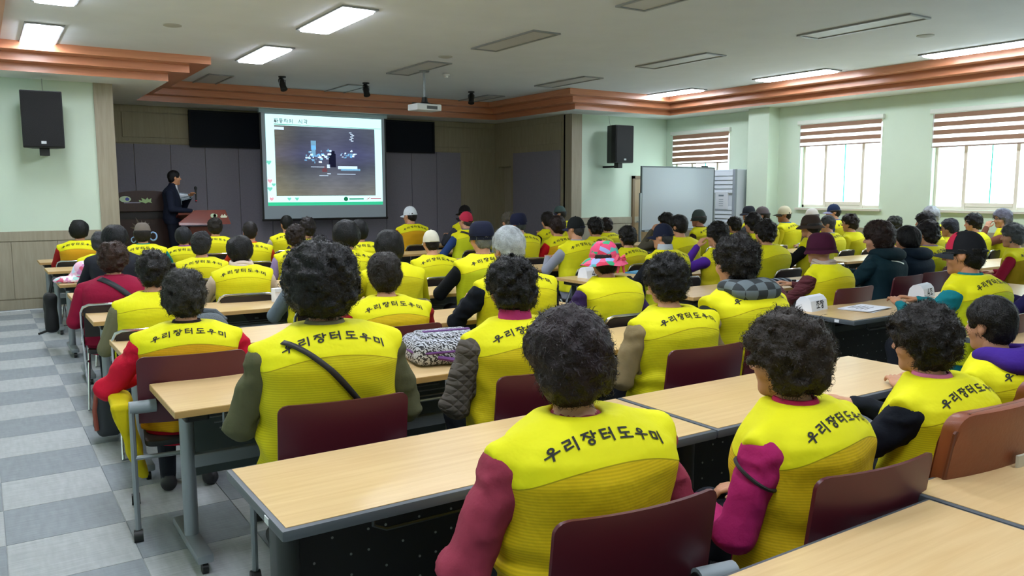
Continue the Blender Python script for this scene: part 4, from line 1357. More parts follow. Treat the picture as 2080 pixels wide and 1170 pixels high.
def person(x, y, z, S, rz, P_):
    """x, y: where the hips are on the floor plan; S: stature"""
    pose = P_.get('pose', 'lap'); bulk = P_.get('bulk', 1.0); tier = P_.get('tier', 0)
    hb, hh, hv, hr = [(.019, .010, .017, .0105), (.015, .008, .013, .0085), (.0105, .0058, .0095, .0062)][tier]
    lean = P_.get('lean', (.03, 0.0)); yaw = P_.get('yaw', 0.0); pit = P_.get('pitch', -.06)
    rs = P_.get('rs', 1.0)
    t = emp('person', (x, y, 0), rz)
    t.scale = (S, S, S)
    top = topmat(P_['top']); sk = skin(P_.get('skin', '#bd8a6c'))
    key = (pose, bulk, rs, hb, hh, round(yaw, 2), round(pit, 2), lean, P_.get('hs', 1.0))
    hsz = HS * P_.get('hs', 1.0)
    if key not in _pb:
        V, Q, mi = body_mesh(pose, bulk, rs, hb)
        V = shear(V, lean)
        Hv, Hq, Hm = head_mesh(hh)
        hc = shear(HC[None], lean)[0]
        Hv = rot(Hv * hsz, yaw, pit) + hc
        Vs = [V, Hv]; Qs = [Q, Hq + len(V)]; Ms = [mi, Hm]
        off = len(V) + len(Hv)
        if not P_.get('nohands'):
            for s in (-1, 1):
                sh, el, wr = PP(pose, s, bulk)
                hv_, hq = orient_hand(el, wr, s, s > 0)
                hv_ = shear(hv_, lean)
                Vs.append(hv_); Qs.append(hq + off); Ms.append(np.zeros(len(hq), int)); off += len(hv_)
        mi_ = np.concatenate(Ms)
        _pb[key] = qmesh('body', np.concatenate(Vs), np.concatenate(Qs), True, mi_)
    else:
        hc = shear(HC[None], lean)[0]
    o = ob('body', _pb[key], None, t)
    setmats(o, [sk, top, cloth(P_.get('legs', '#20232b')), mat('#26262a', .6), LIP, EYEW, EYEB])
    # garment over the torso
    jacket = P_.get('vest') is None
    seed = P_.get('seed', 0); wr = P_.get('wr', 1.35 if tier == 2 else 1.0)
    Vv, Qv = vest_mesh(bulk, seed, jacket, hv, wr)
    vk = ('v', bulk, seed, jacket, hv, wr, lean)
    if vk not in _pb:
        _pb[vk] = qmesh('vest', shear(Vv, lean), Qv)
    vo = ob('jacket' if jacket else 'vest', _pb[vk], top if jacket else VESTM, t)
    if not jacket:
        vo.color = (*lin(P_['vest']), 1)
        if not P_.get('noletter'):
            lo_ = ob('lettering', letter_mesh(bulk, seed, wr, lean), INK, vo)
            lo_['label'] = 'black hangul lettering across the back of the vest'
    # collar round the neck
    cc = P_.get('collar')
    if cc:
        ck = ('c', lean, P_.get('collar_h', .03))
        if ck not in _pb:
            H_ = P_.get('collar_h', .03)
            mb = MB().lathe([(.060, .965), (.076, .968), (.073, .985 + H_ * .5), (.066, .985 + H_), (.058, .985 + H_), (.058, .97)], 22, (0, .012, 0))
            V = shear(np.array(mb.v), lean)
            mb.v = [tuple(p) for p in V]
            _pb[ck] = mb.mesh('collar', True, angle=50)
        ob('collar', _pb[ck], topmat(cc), t)
    # hair
    hat = P_.get('hat')
    st = P_.get('hair', 'perm'); vol = P_.get('vol', .018)
    if st != 'none':
        hk = (st, seed % 4 if tier == 0 else seed, vol, hr, [260, 800, 2600][tier] if st == 'perm' else [200, 600, 1800][tier], bool(hat))
        mk = ('h', hk)
        if mk not in _pb:
            _pb[mk] = qmesh('hair', *hair_mesh(*hk))
        h = ob('hair', _pb[mk], hairmat(P_.get('hc', '#15110f')), t)
        h.matrix_local = Matrix.Translation(Vector(hc)) @ Matrix.Rotation(yaw, 4, 'Z') @ Matrix.Rotation(pit, 4, 'X') @ Matrix.Scale(hsz, 4)
    if hat:
        kind, c1, c2 = hat
        hp = emp('hat') if False else None
        root = None
        for n_, me, slot in hat_parts(kind):
            m_ = FLORAL if (c1, slot) == ('floral', 0) else (cloth(c1, .1) if slot == 0 else cloth(c2, .1))
            if root is None:
                root = ob('hat', me, m_, t)
                root.matrix_local = Matrix.Translation(Vector(hc)) @ Matrix.Rotation(yaw, 4, 'Z') @ Matrix.Rotation(pit + P_.get('hatpitch', 0), 4, 'X') @ Matrix.Translation((0, 0, P_.get('hatz', -.016))) @ Matrix.Scale(hsz * P_.get('hatsize', 1.0), 4)
            else:
                ob(n_, me, m_, root)
    def child_geo(name, V, Q, m_, smooth=False):
        return ob(name, qmesh(name, shear(V, lean), Q, smooth), m_, t)
    sdf = lambda a, b, c: vest_sdf(a, b, c, bulk, seed, jacket, wr)
    if 'strap' in P_:
        c_, wdt, u0, z0, u1, z1 = P_['strap']
        n = 22
        s = np.linspace(0, 1, n)
        dx, dz = u1 - u0, z1 - z0
        ln = math.hypot(dx, dz); px_, pz_ = -dz / ln * wdt / 2, dx / ln * wdt / 2
        u = u0 + dx * s; zz = z0 + dz * s
        A = drape(u - px_, zz - pz_, sdf, .006); B = drape(u + px_, zz + pz_, sdf, .006)
        V = np.stack([A, B], 1).reshape(-1, 3)
        Q = np.array([(2 * i, 2 * i + 1, 2 * i + 3, 2 * i + 2) for i in range(n - 1)])
        so = child_geo('shoulder_strap', V, Q, mat(c_, .6), True)
        sm_ = so.modifiers.new('thickness', 'SOLIDIFY'); sm_.thickness = .004
    if 'cap_panel' in P_:
        V, F = dome(.090, .110, .133, .022, flat=.8)
        F = [f for f in F if min(V[i][2] for i in f) > .045 and min(V[i][1] for i in f) > .022]
        mb = MB().add(V, F)
        bmw = mb.mesh('front_panel', True)
        bw_ = bmesh.new(); bw_.from_mesh(bmw); bmesh.ops.remove_doubles(bw_, verts=bw_.verts, dist=1e-5); bmesh.ops.delete(bw_, geom=[v for v in bw_.verts if not v.link_faces], context='VERTS'); bw_.to_mesh(bmw); bw_.free()
        ob('front_panel', bmw, cloth(P_['cap_panel'], .1), root)
    if 'tail' in P_:
        V, Q = snet(lambda x_, y_, z_: smax(rbox(x_ + .275 + .22 * (z_ - .4), y_ + .06, z_ - .44, .03 + .05 * (z_ - .3), .17, .22, .025), -(z_ - .24 - 1.3 * np.abs(y_ + .10)), .02) - .016 * vnoise(x_ * 12, y_ * 12, z_ * 10, 3), (-.48, -.28, .15), (-.12, .16, .72), .011)
        child_geo('vest_tail', V, Q, cloth(P_['tail']), True)
    if P_.get('glasses'):
        g = MB()
        for s in (-1, 1):
            g.tube([(s * .032 + .022 * math.cos(a), .098, .010 + .017 * math.sin(a)) for a in [2 * math.pi * k / 12 for k in range(12)]], .002, 5, closed=True)
            g.tube([(s * .054, .097, .014), (s * .076, .06, .016), (s * .080, -.01, .012)], .002, 5)
        g.tube([(-.01, .099, .013), (.01, .099, .013)], .002, 5)
        o = ob('glasses', g.mesh('glasses'), BLACKP, t)
        o.matrix_local = Matrix.Translation(Vector(hc)) @ Matrix.Rotation(yaw, 4, 'Z') @ Matrix.Rotation(pit, 4, 'X') @ Matrix.Scale(hsz, 4)
    if 'hood' in P_:
        def hs_(x_, y_, z_):
            d = ell(x_, y_, z_, (0, -.10, .985), (.155, .08, .062))
            d = smin(d, ell(np.abs(x_), y_, z_, (.09, -.015, 1.0), (.055, .09, .045)), .04)
            d = smax(d, -ell(x_, y_, z_, (0, .01, 1.05), (.072, .085, .085)), .015)
            return d - .006 * vnoise(x_ * 14, y_ * 14, z_ * 14, 4)
        V, Q = snet(hs_, (-.2, -.23, .88), (.2, .12, 1.1), .009 if tier else .012)
        child_geo('hood', V, Q, topmat(P_['hood']), True)
    if 'cord' in P_:
        n = 12; s = np.linspace(0, 1, n)
        A = drape(-.10 + .17 * s, .945 - .045 * s, sdf, .005); B = drape(-.10 + .17 * s, .930 - .045 * s, sdf, .005)
        V = np.stack([A, B], 1).reshape(-1, 3)
        child_geo('reflective_piping', V, np.array([(2 * i, 2 * i + 1, 2 * i + 3, 2 * i + 2) for i in range(n - 1)]), mat(P_['cord'], .4))
    if 'scarf' in P_:
        mb = MB()
        for k in range(3):
            rr_ = .078 + .006 * k
            mb.tube([(rr_ * math.cos(a), .014 + rr_ * math.sin(a), 1.02 - .022 * k + .008 * math.sin(3 * a + k)) for a in [2 * math.pi * q / 18 for q in range(18)]], .018, 8, closed=True)
        mb.v = [tuple(p) for p in shear(np.array(mb.v), lean)]
        ob('scarf', mb.mesh('scarf', True), topmat(P_['scarf']), t)
    if 'band' in P_:          # elastic band round the left upper arm
        sh, el, wr_ = PP(pose, -1, bulk)
        a = np.array(sh); b = np.array(el); d = (b - a) / np.linalg.norm(b - a)
        c = a + d * .055; u = np.cross(d, (0, 1, 0)); u /= np.linalg.norm(u); v = np.cross(d, u)
        mb = MB().tube([tuple(c + 0.058 * rs * (u * math.cos(q) + v * math.sin(q)) + d * .02 * math.sin(q)) for q in [2 * math.pi * k / 20 for k in range(20)]], .006, 6, closed=True)
        mb.v = [tuple(p) for p in shear(np.array(mb.v), lean)]
        ob('arm_band', mb.mesh('arm_band', True), mat(P_['band'], .6), t)
    return t

# ------------------------------------------------------------------ desks
DZ = .74; DL = 1.64; DD = .58
DARKPANEL = mat('#23292a', .6, name='modesty_panel')
GREENPANEL = mat('#4a5352', .55, name='green_grey_panel')
EDGEG = mat('#4b5157', .45, name='grey_edge')
CASTER = MB().tube([(-.012, 0, .024), (.012, 0, .024)], .024, 12).mesh('caster', True)
def desk_proto(kind):
    t = emp('training_desk')
    if kind == 'wood':
        tp = MB().box(0, DL, 0, DD, DZ - .03, DZ - .002).mesh('edge_band', bevel=.002)
        e = ob('edge_band', tp, DESKEDGE, t)
        ob('desk_top', MB().box(.002, DL - .002, .002, DD - .002, DZ - .003, DZ).mesh('desk_top'), DESKTOP, t)
        for x in (.10, DL - .10):
            ob('leg', MB().tube([(x, .30, .09), (x, .30, DZ - .03)], .031, 14).mesh('leg', True), METAL, t)
            ob('foot', MB().box(x - .035, x + .035, .03, .55, .055, .095).mesh('foot', True, .012), METAL, t)
            ob('top_bracket', MB().box(x - .05, x + .05, .06, .5, DZ - .07, DZ - .03).mesh('top_bracket', bevel=.01), BLACKP, t)
            for y in (.06, .52):
                ob('caster', CASTER, BLACKP, t, (x, y, .004))
        ob('modesty_panel', MB().box(.14, DL - .14, .47, .485, .30, DZ - .06).mesh('modesty_panel', bevel=.004), GREENPANEL, t)
        ob('cross_rail', MB().box(.12, DL - .12, .28, .32, .40, .46).mesh('cross_rail', bevel=.006), METAL, t)
        w = MB()
        w.tube([(.22, .12, DZ - .03), (.22, .12, DZ - .12), (.25, .12, DZ - .15), (DL - .25, .12, DZ - .15), (DL - .22, .12, DZ - .12), (DL - .22, .12, DZ - .03)], .007, 6)
        for y in (.2, .3, .4):
            w.tube([(.22, y, DZ - .15), (DL - .22, y, DZ - .15)], .004, 6)
        ob('wire_shelf', w.mesh('wire_shelf', True), METAL, t)
    else:
        ob('edge_band', MB().box(0, DL, 0, DD, DZ - .035, DZ - .002).mesh('edge_band', True, .010), EDGEG, t)
        ob('desk_top', MB().box(.016, DL - .016, .018, DD - .016, DZ - .004, DZ).mesh('desk_top'), DESKTOP, t)
        for x in (.09, DL - .09):
            ob('leg_cover', MB().prism(rrect(x - .035, x + .035, .22, .34, .03), 'z', .42, DZ - .035).mesh('leg_cover', True), mat('#2b3030', .5), t)
            ob('leg', MB().prism(rrect(x - .028, x + .028, .235, .325, .025), 'z', .09, .43).mesh('leg', True), METAL, t)
            ob('foot', MB().box(x - .035, x + .035, .03, .55, .055, .095).mesh('foot', True, .012), METAL, t)
            for y in (.06, .52):
                ob('caster', CASTER, BLACKP, t, (x, y, .004))
        pnl = ob('modesty_panel', MB().box(.13, DL - .13, .40, .412, .24, DZ - .05).mesh('modesty_panel', bevel=.004), mat('#17191a', .6), t)
        dots = MB()
        for i in range(20):
            for j in range(4):
                if (i * 7 + j * 3) % 5 < 3:
                    cx, cz = .22 + i * .063, .29 + j * .072
                    dots.prism([(cx + .0045 * math.cos(a), cz + .0045 * math.sin(a)) for a in [math.pi * k / 4 for k in range(8)]], 'y', .3975, .4005)
        po = ob('lit_perforations', dots.mesh('lit_perforations'), mat('#8d9290', .6), pnl); po['kind'] = 'stuff'  # pale discs paint the light showing through the panel's holes
        ob('cross_rail', MB().box(.1, DL - .1, .27, .31, .60, .65).mesh('cross_rail', bevel=.006), mat('#2b3030', .5), t)
        ob('wire_shelf', MB().tube([(.3, .1, DZ - .035), (.3, .1, DZ - .09), (.34, .1, DZ - .11), (DL - .34, .1, DZ - .11), (DL - .3, .1, DZ - .09), (DL - .3, .1, DZ - .035)], .006, 6).mesh('wire_shelf', True), mat('#3a3f40', .4, .5), t)
        ob('edge_label', MB().box(-.0015, .004, .12, .155, DZ - .028, DZ - .008).mesh('edge_label'), mat('#d7dadd', .5), t)
    return t
ROWS = {'Z': .68, 'A': 2.03, 'B': 3.42, 'C': 4.79, 'D': 6.17, 'E': 7.53, 'F': 8.88, 'G': 10.45, 'H': 11.85}
ROWN = {'Z': 'nearest row', 'A': 'second row from camera', 'B': 'third row from camera', 'C': 'fourth row from camera', 'D': 'fifth row from camera', 'E': 'sixth row from camera', 'F': 'third row from stage', 'G': 'second row from stage', 'H': 'front row at stage'}
BLK = {'M': (.61, 'left block'), 'R': (4.97, 'middle block'), 'T': (9.1, 'window block')}
dprot = {}
desk_used = {}
DESKS = [('M', r) for r in 'ZABCDEFGH'] + [('R', r) for r in 'ABCDEFGH'] + [('T', r) for r in 'CDEFG']
for b, r in DESKS:
    kind = 'grey' if (b, r) in (('M', 'Z'), ('M', 'A'), ('R', 'A'), ('R', 'B')) else 'wood'
    for i in range(2):
        if kind not in dprot:
            dprot[kind] = desk_proto(kind); t = dprot[kind]
        else:
            t = copy_tree(dprot[kind])
        y = ROWS[r]
        if (b, r) == ('M', 'Z'): y = (.65, .74)[i]
        if (b, r) == ('R', 'B'): y = 3.29
        if (b, r) == ('T', 'G'): y = 10.12
        t.location = (BLK[b][0] + i * (DL + .004), y, 0)
        tag(t, '%s training desk, %s one of %s, %s' % ('grey-edged' if kind == 'grey' else 'wood-edged', ('left', 'right')[i], ROWN[r], BLK[b][1]), 'desk', 'training desks in rows')

# ------------------------------------------------------------------ chairs (origin under the hips, facing +y)
def shell(w, z0, z1, r, y0, tilt, curve, th, nx=22, nz=8):
    V = []; F = []
    for i in range(nx + 1):
        x = w * math.sin(math.pi / 2 * math.sin(math.pi / 2 * (2 * i / nx - 1)))
        ex = max(0, (abs(x) - (w - r)) / r)
        zt = z1 - r * (1 - math.sqrt(max(0, 1 - min(1, ex) ** 2)))
        for j in range(nz + 1):
            v = j / nz
            z = z0 + (zt - z0) * v
            y = y0 + curve * (x / w) ** 2 - tilt * (z - z0) / (z1 - z0)
            V.append((x, y, z))
    m = nz + 1
    off = len(V)
    V += [(x, y - th, z) for x, y, z in V]
    for i in range(nx):
        for j in range(nz):
            a, b, c, d = i * m + j, (i + 1) * m + j, (i + 1) * m + j + 1, i * m + j + 1
            F.append((a, b, c, d)); F.append((off + d, off + c, off + b, off + a))
    for i in range(nx):
        a, b = i * m, (i + 1) * m
        F.append((a, off + a, off + b, b))
        a, b = i * m + nz, (i + 1) * m + nz
        F.append((b, off + b, off + a, a))
    for j in range(nz):
        F.append((j + 1, off + j + 1, off + j, j))
        a = nx * m + j
        F.append((a, off + a, off + a + 1, a + 1))
    return MB().add(V, F)
BURG = mat('#4f1622', .38, name='burgundy_shell')
SEATB = mat('#1d1e20', .6)
def seatpad(w, y0, y1, z0, z1):
    return MB().prism(rrect(-w, w, y0, y1, .05), 'z', z0, z1).mesh('seat', True, .012)
def chair_burg():
    t = emp('caster_chair')
    ob('backrest', shell(.245, .54, .865, .035, -.19, .045, .035, .012).mesh('backrest', True, angle=50), BURG, t)
    ob('seat', seatpad(.225, -.2, .24, .425, .455), SEATB, t)
    for s in (-1, 1):
        ob('upright', MB().tube([(s * .275, -.245, .62), (s * .275, -.25, .40), (s * .275, -.26, .06)], .013, 8).mesh('upright', True), METAL, t)
        ob('front_leg', MB().tube([(s * .275, -.25, .40), (s * .275, -.1, .43), (s * .275, .16, .42), (s * .275, .24, .36), (s * .275, .25, .06)], .013, 8).mesh('front_leg', True), METAL, t)
        ob('pivot_sleeve', MB().tube([(s * .285, -.235, .635), (s * .17, -.225, .635)], .030, 14).mesh('pivot_sleeve', True), GREYP, t)
        ob('sleeve_plug', MB().tube([(s * .17, -.225, .635), (s * .165, -.225, .635)], .02, 12).mesh('sleeve_plug'), BLACKP, t)
        for y in (-.26, .25):
            ob('caster', MB().tube([(s * .275 - .02, y, .03), (s * .275 + .02, y, .03)], .03, 12).mesh('caster', True), BLACKP, t)
    ob('cross_bar', MB().tube([(-.275, -.25, .40), (.275, -.25, .40)], .011, 8).mesh('cross_bar', True), METAL, t)
    return t
def chair_fold():
    t = emp('folding_chair')
    pts = [(-.225, .18, .02), (-.225, -.02, .40), (-.225, -.17, .66), (-.222, -.2, .745), (-.205, -.214, .785), (-.17, -.22, .80), (.17, -.22, .80), (.205, -.214, .785), (.222, -.2, .745), (.225, -.17, .66), (.225, -.02, .40), (.225, .18, .02)]
    ob('frame_tube', MB().tube(pts, .0115, 8).mesh('frame_tube', True), CHROME, t)
    ob('rear_frame', MB().tube([(-.205, .10, .43), (-.205, -.26, .02), (.205, -.26, .02), (.205, .10, .43)], .0105, 8).mesh('rear_frame', True), CHROME, t)
    ob('backrest', shell(.208, .56, .788, .04, -.195, .022, .015, .02).mesh('backrest', True, angle=50), mat('#1e1517', .42, name='brown_vinyl'), t)
    ob('seat', seatpad(.2, -.17, .22, .42, .455), mat('#1e1517', .42), t)
    ob('badge', MB().box(.05, .075, -.262, -.24, .60, .612).mesh('badge'), mat('#777a7c', .4), t)
    return t
def chair_tan():
    t = emp('padded_chair')
    LE = mat('#7c3f22', .42, noise=.15, nscale=7, bump=.1, bscale=80, name='tan_leather')
    ob('backrest', shell(.235, .47, .895, .05, -.15, .07, .02, .05).mesh('backrest', True, .012, angle=50), LE, t)
    ob('piping', MB().tube([(-.235, -.175, .49), (-.235, -.235, .84), (-.19, -.242, .89), (.19, -.242, .89), (.235, -.235, .84), (.235, -.175, .49)], .006, 6).mesh('piping', True), mat('#5c2c18', .45), t)
    ob('seat', seatpad(.23, -.18, .25, .40, .46), LE, t)
    ob('label', MB().box(.04, .10, -.264, -.255, .66, .735).mesh('label'), mat('#b9b3a0', .6), t)
    for s in (-1, 1):
        ob('leg', MB().tube([(s * .235, -.15, .47), (s * .24, -.22, .02)], .012, 8).mesh('leg', True), CHROME, t)
        ob('leg', MB().tube([(s * .22, .2, .40), (s * .24, .24, .02)], .012, 8).mesh('leg', True), CHROME, t)
        ob('side_rail', MB().tube([(s * .225, -.18, .405), (s * .225, .22, .405)], .012, 8).mesh('side_rail', True), CHROME, t)
    return t
_chp = {}
def chair(kind, loc, rz, who):
    fn, nm, cat_, gp = {'burg': (chair_burg, 'burgundy shell chair', 'chair', 'burgundy caster chairs'), 'fold': (chair_fold, 'chrome folding chair', 'chair', 'folding chairs'), 'tan': (chair_tan, 'tan leather chair', 'chair', 'tan leather chairs')}[kind]
    if kind not in _chp:
        t = _chp[kind] = fn()
    else:
        t = copy_tree(_chp[kind])
    t.location = loc; t.rotation_euler = (0, 0, rz)
    if kind == 'tan': t.scale = (1.1, 1.1, 1.06)
    tag(t, nm + ' ' + who, cat_, gp)
    return t

# ------------------------------------------------------------------ presenter
def presenter():
    t = tag(emp('person', (2.66, 14.12, .22), math.radians(-112)), 'person in dark navy suit and tie standing at lectern with microphone', 'person')
    U = .505
    AR = {1: ((.205, 0, .885 + U), (.27, .03, .63 + U), (.14, .30, .60 + U)), -1: ((-.205, 0, .885 + U), (-.25, .13, .68 + U), (-.04, .27, .84 + U))}
    def grp(x, y, z):
        g = {}
        zz = np.where(z > .75, z - U, .40 + (z - .75) * .0 + (z - .75))
        top = torso(x, y, z - U, .006, .004, .98)
        top = np.maximum(top, .80 - z)
        for s in (-1, 1):
            a, b, c = AR[s]
            q = smin(cap(x, y, z, a, b, .066, .052), cap(x, y, z, b, c, .052, .038), .02)
            top = smin(top, q, .03)
        g['top'] = top
        g['neck'] = cap(x, y, z, (0, 0, .96 + U), (0, .03, 1.09 + U), .056, .054)
        lg = None; sh = None
        for s in (-1, 1):
            l = smin(cap(x, y, z, (s * .09, 0, .92), (s * .10, .02, .48), .092, .065), cap(x, y, z, (s * .10, .02, .48), (s * .10, 0, .08), .065, .05), .03)
            lg = l if lg is None else np.minimum(lg, l)
            q = np.maximum(cap(x, y, z, (s * .10, -.03, .045), (s * .115, .15, .035), .043, .036), .003 - z)
            sh = q if sh is None else np.minimum(sh, q)
        g['leg'] = lg; g['shoe'] = sh
        return g
    def f(x, y, z):
        g = grp(x, y, z)
        return smin(smin(smin(g['top'], g['leg'], .03), g['neck'], .02), g['shoe'], .01)
    V, Q = snet(f, (-.4, -.25, -.01), (.4, .5, 1.62), .013)
    c = V[Q].mean(1).astype(F32)
    g = grp(c[:, 0], c[:, 1], c[:, 2])
    mi = np.argmin(np.stack([g['neck'], g['top'], g['leg'], g['shoe']], 1), 1)
    Hv, Hq, Hm = head_mesh(.008)
    hc = np.array((0, .045, 1.135 + U))
    yaw = math.radians(28)
    Hv = rot(Hv * .93, yaw, 0) + hc
    Vs, Qs, Ms = [V, Hv], [Q, Hq + len(V)], [mi, Hm]; off = len(V) + len(Hv)
    for s in (-1, 1):
        hv_, hq = orient_hand(AR[s][1], AR[s][2], s, s > 0)
        Vs.append(hv_); Qs.append(hq + off); Ms.append(np.zeros(len(hq), int)); off += len(hv_)
    o = ob('body', qmesh('body', np.concatenate(Vs), np.concatenate(Qs), True, np.concatenate(Ms)), None, t)
    SUIT = cloth('#161c2c')
    setmats(o, [skin('#b98562'), SUIT, cloth('#141824'), mat('#101010', .4), LIP, EYEW, EYEB])
    h = ob('hair', qmesh('hair', *hair_mesh('short', 2, .006, .008, 700, False)), hairmat('#121010'), t)
    h.matrix_local = Matrix.Translation(Vector(hc)) @ Matrix.Rotation(yaw, 4, 'Z') @ Matrix.Scale(.93, 4)
    # shirt front, tie, collar
    def front(xs, z0, z1, lift, name, m_, w0, w1):
        mb = MB(); n = 8; rows = []
        for i in range(n + 1):
            z = z0 + (z1 - z0) * i / n; w = w0 + (w1 - w0) * i / n
            r = []
            for u in (-1, -.5, 0, .5, 1):
                x = xs + w * u
                y = .5
                for _ in range(60):
                    d = float(grp(np.array([x], F32), np.array([y], F32), np.array([z], F32))['top'][0])
                    if d < lift: break
                    y -= max(d - lift, .002) * .8
                r.append((x, y, z))
            rows.append(r)
        for i in range(n):
            for k in range(4):
                mb.quad(rows[i][k], rows[i][k + 1], rows[i + 1][k + 1], rows[i + 1][k])
        ob(name, mb.mesh(name, True), m_, t)
    front(0, .72 + U, .985 + U, .004, 'shirt', cloth('#c7ced8'), .012, .062)
    front(0, .70 + U, .965 + U, .009, 'tie', mat('#7d8c97', .6, noise=.4, nscale=60), .026, .014)
    ob('shirt_collar', MB().lathe([(.060, .955 + U), (.075, .96 + U), (.067, 1.02 + U), (.059, 1.02 + U)], 20, (0, .012, 0)).mesh('shirt_collar', True), cloth('#d5dbe2'), t)
    # microphone in the raised hand: a thing of its own
    w = Matrix.Translation((2.66, 14.12, .22)) @ Matrix.Rotation(math.radians(-112), 4, 'Z')
    p = w @ Vector((-.02, .36, .86 + U))
    mic = tag(emp('microphone', p), 'black handheld microphone with red ring held by the presenter', 'microphone')
    ob('handle', MB().tube([(0, 0, -.12), (0, 0, .08)], [.013, .017], 10).mesh('handle', True), BLACKP, mic)
    ob('grille_head', MB().lathe([(.0005, .075), (.018, .08), (.026, .105), (.024, .13), (.0005, .145)], 14).mesh('grille_head', True), mat('#2b2e30', .5, .5), mic)
    ob('ring', MB().lathe([(.0145, -.10), (.0165, -.10), (.0165, -.085), (.0145, -.085)], 12).mesh('ring'), mat('#c02038', .4), mic)
presenter()

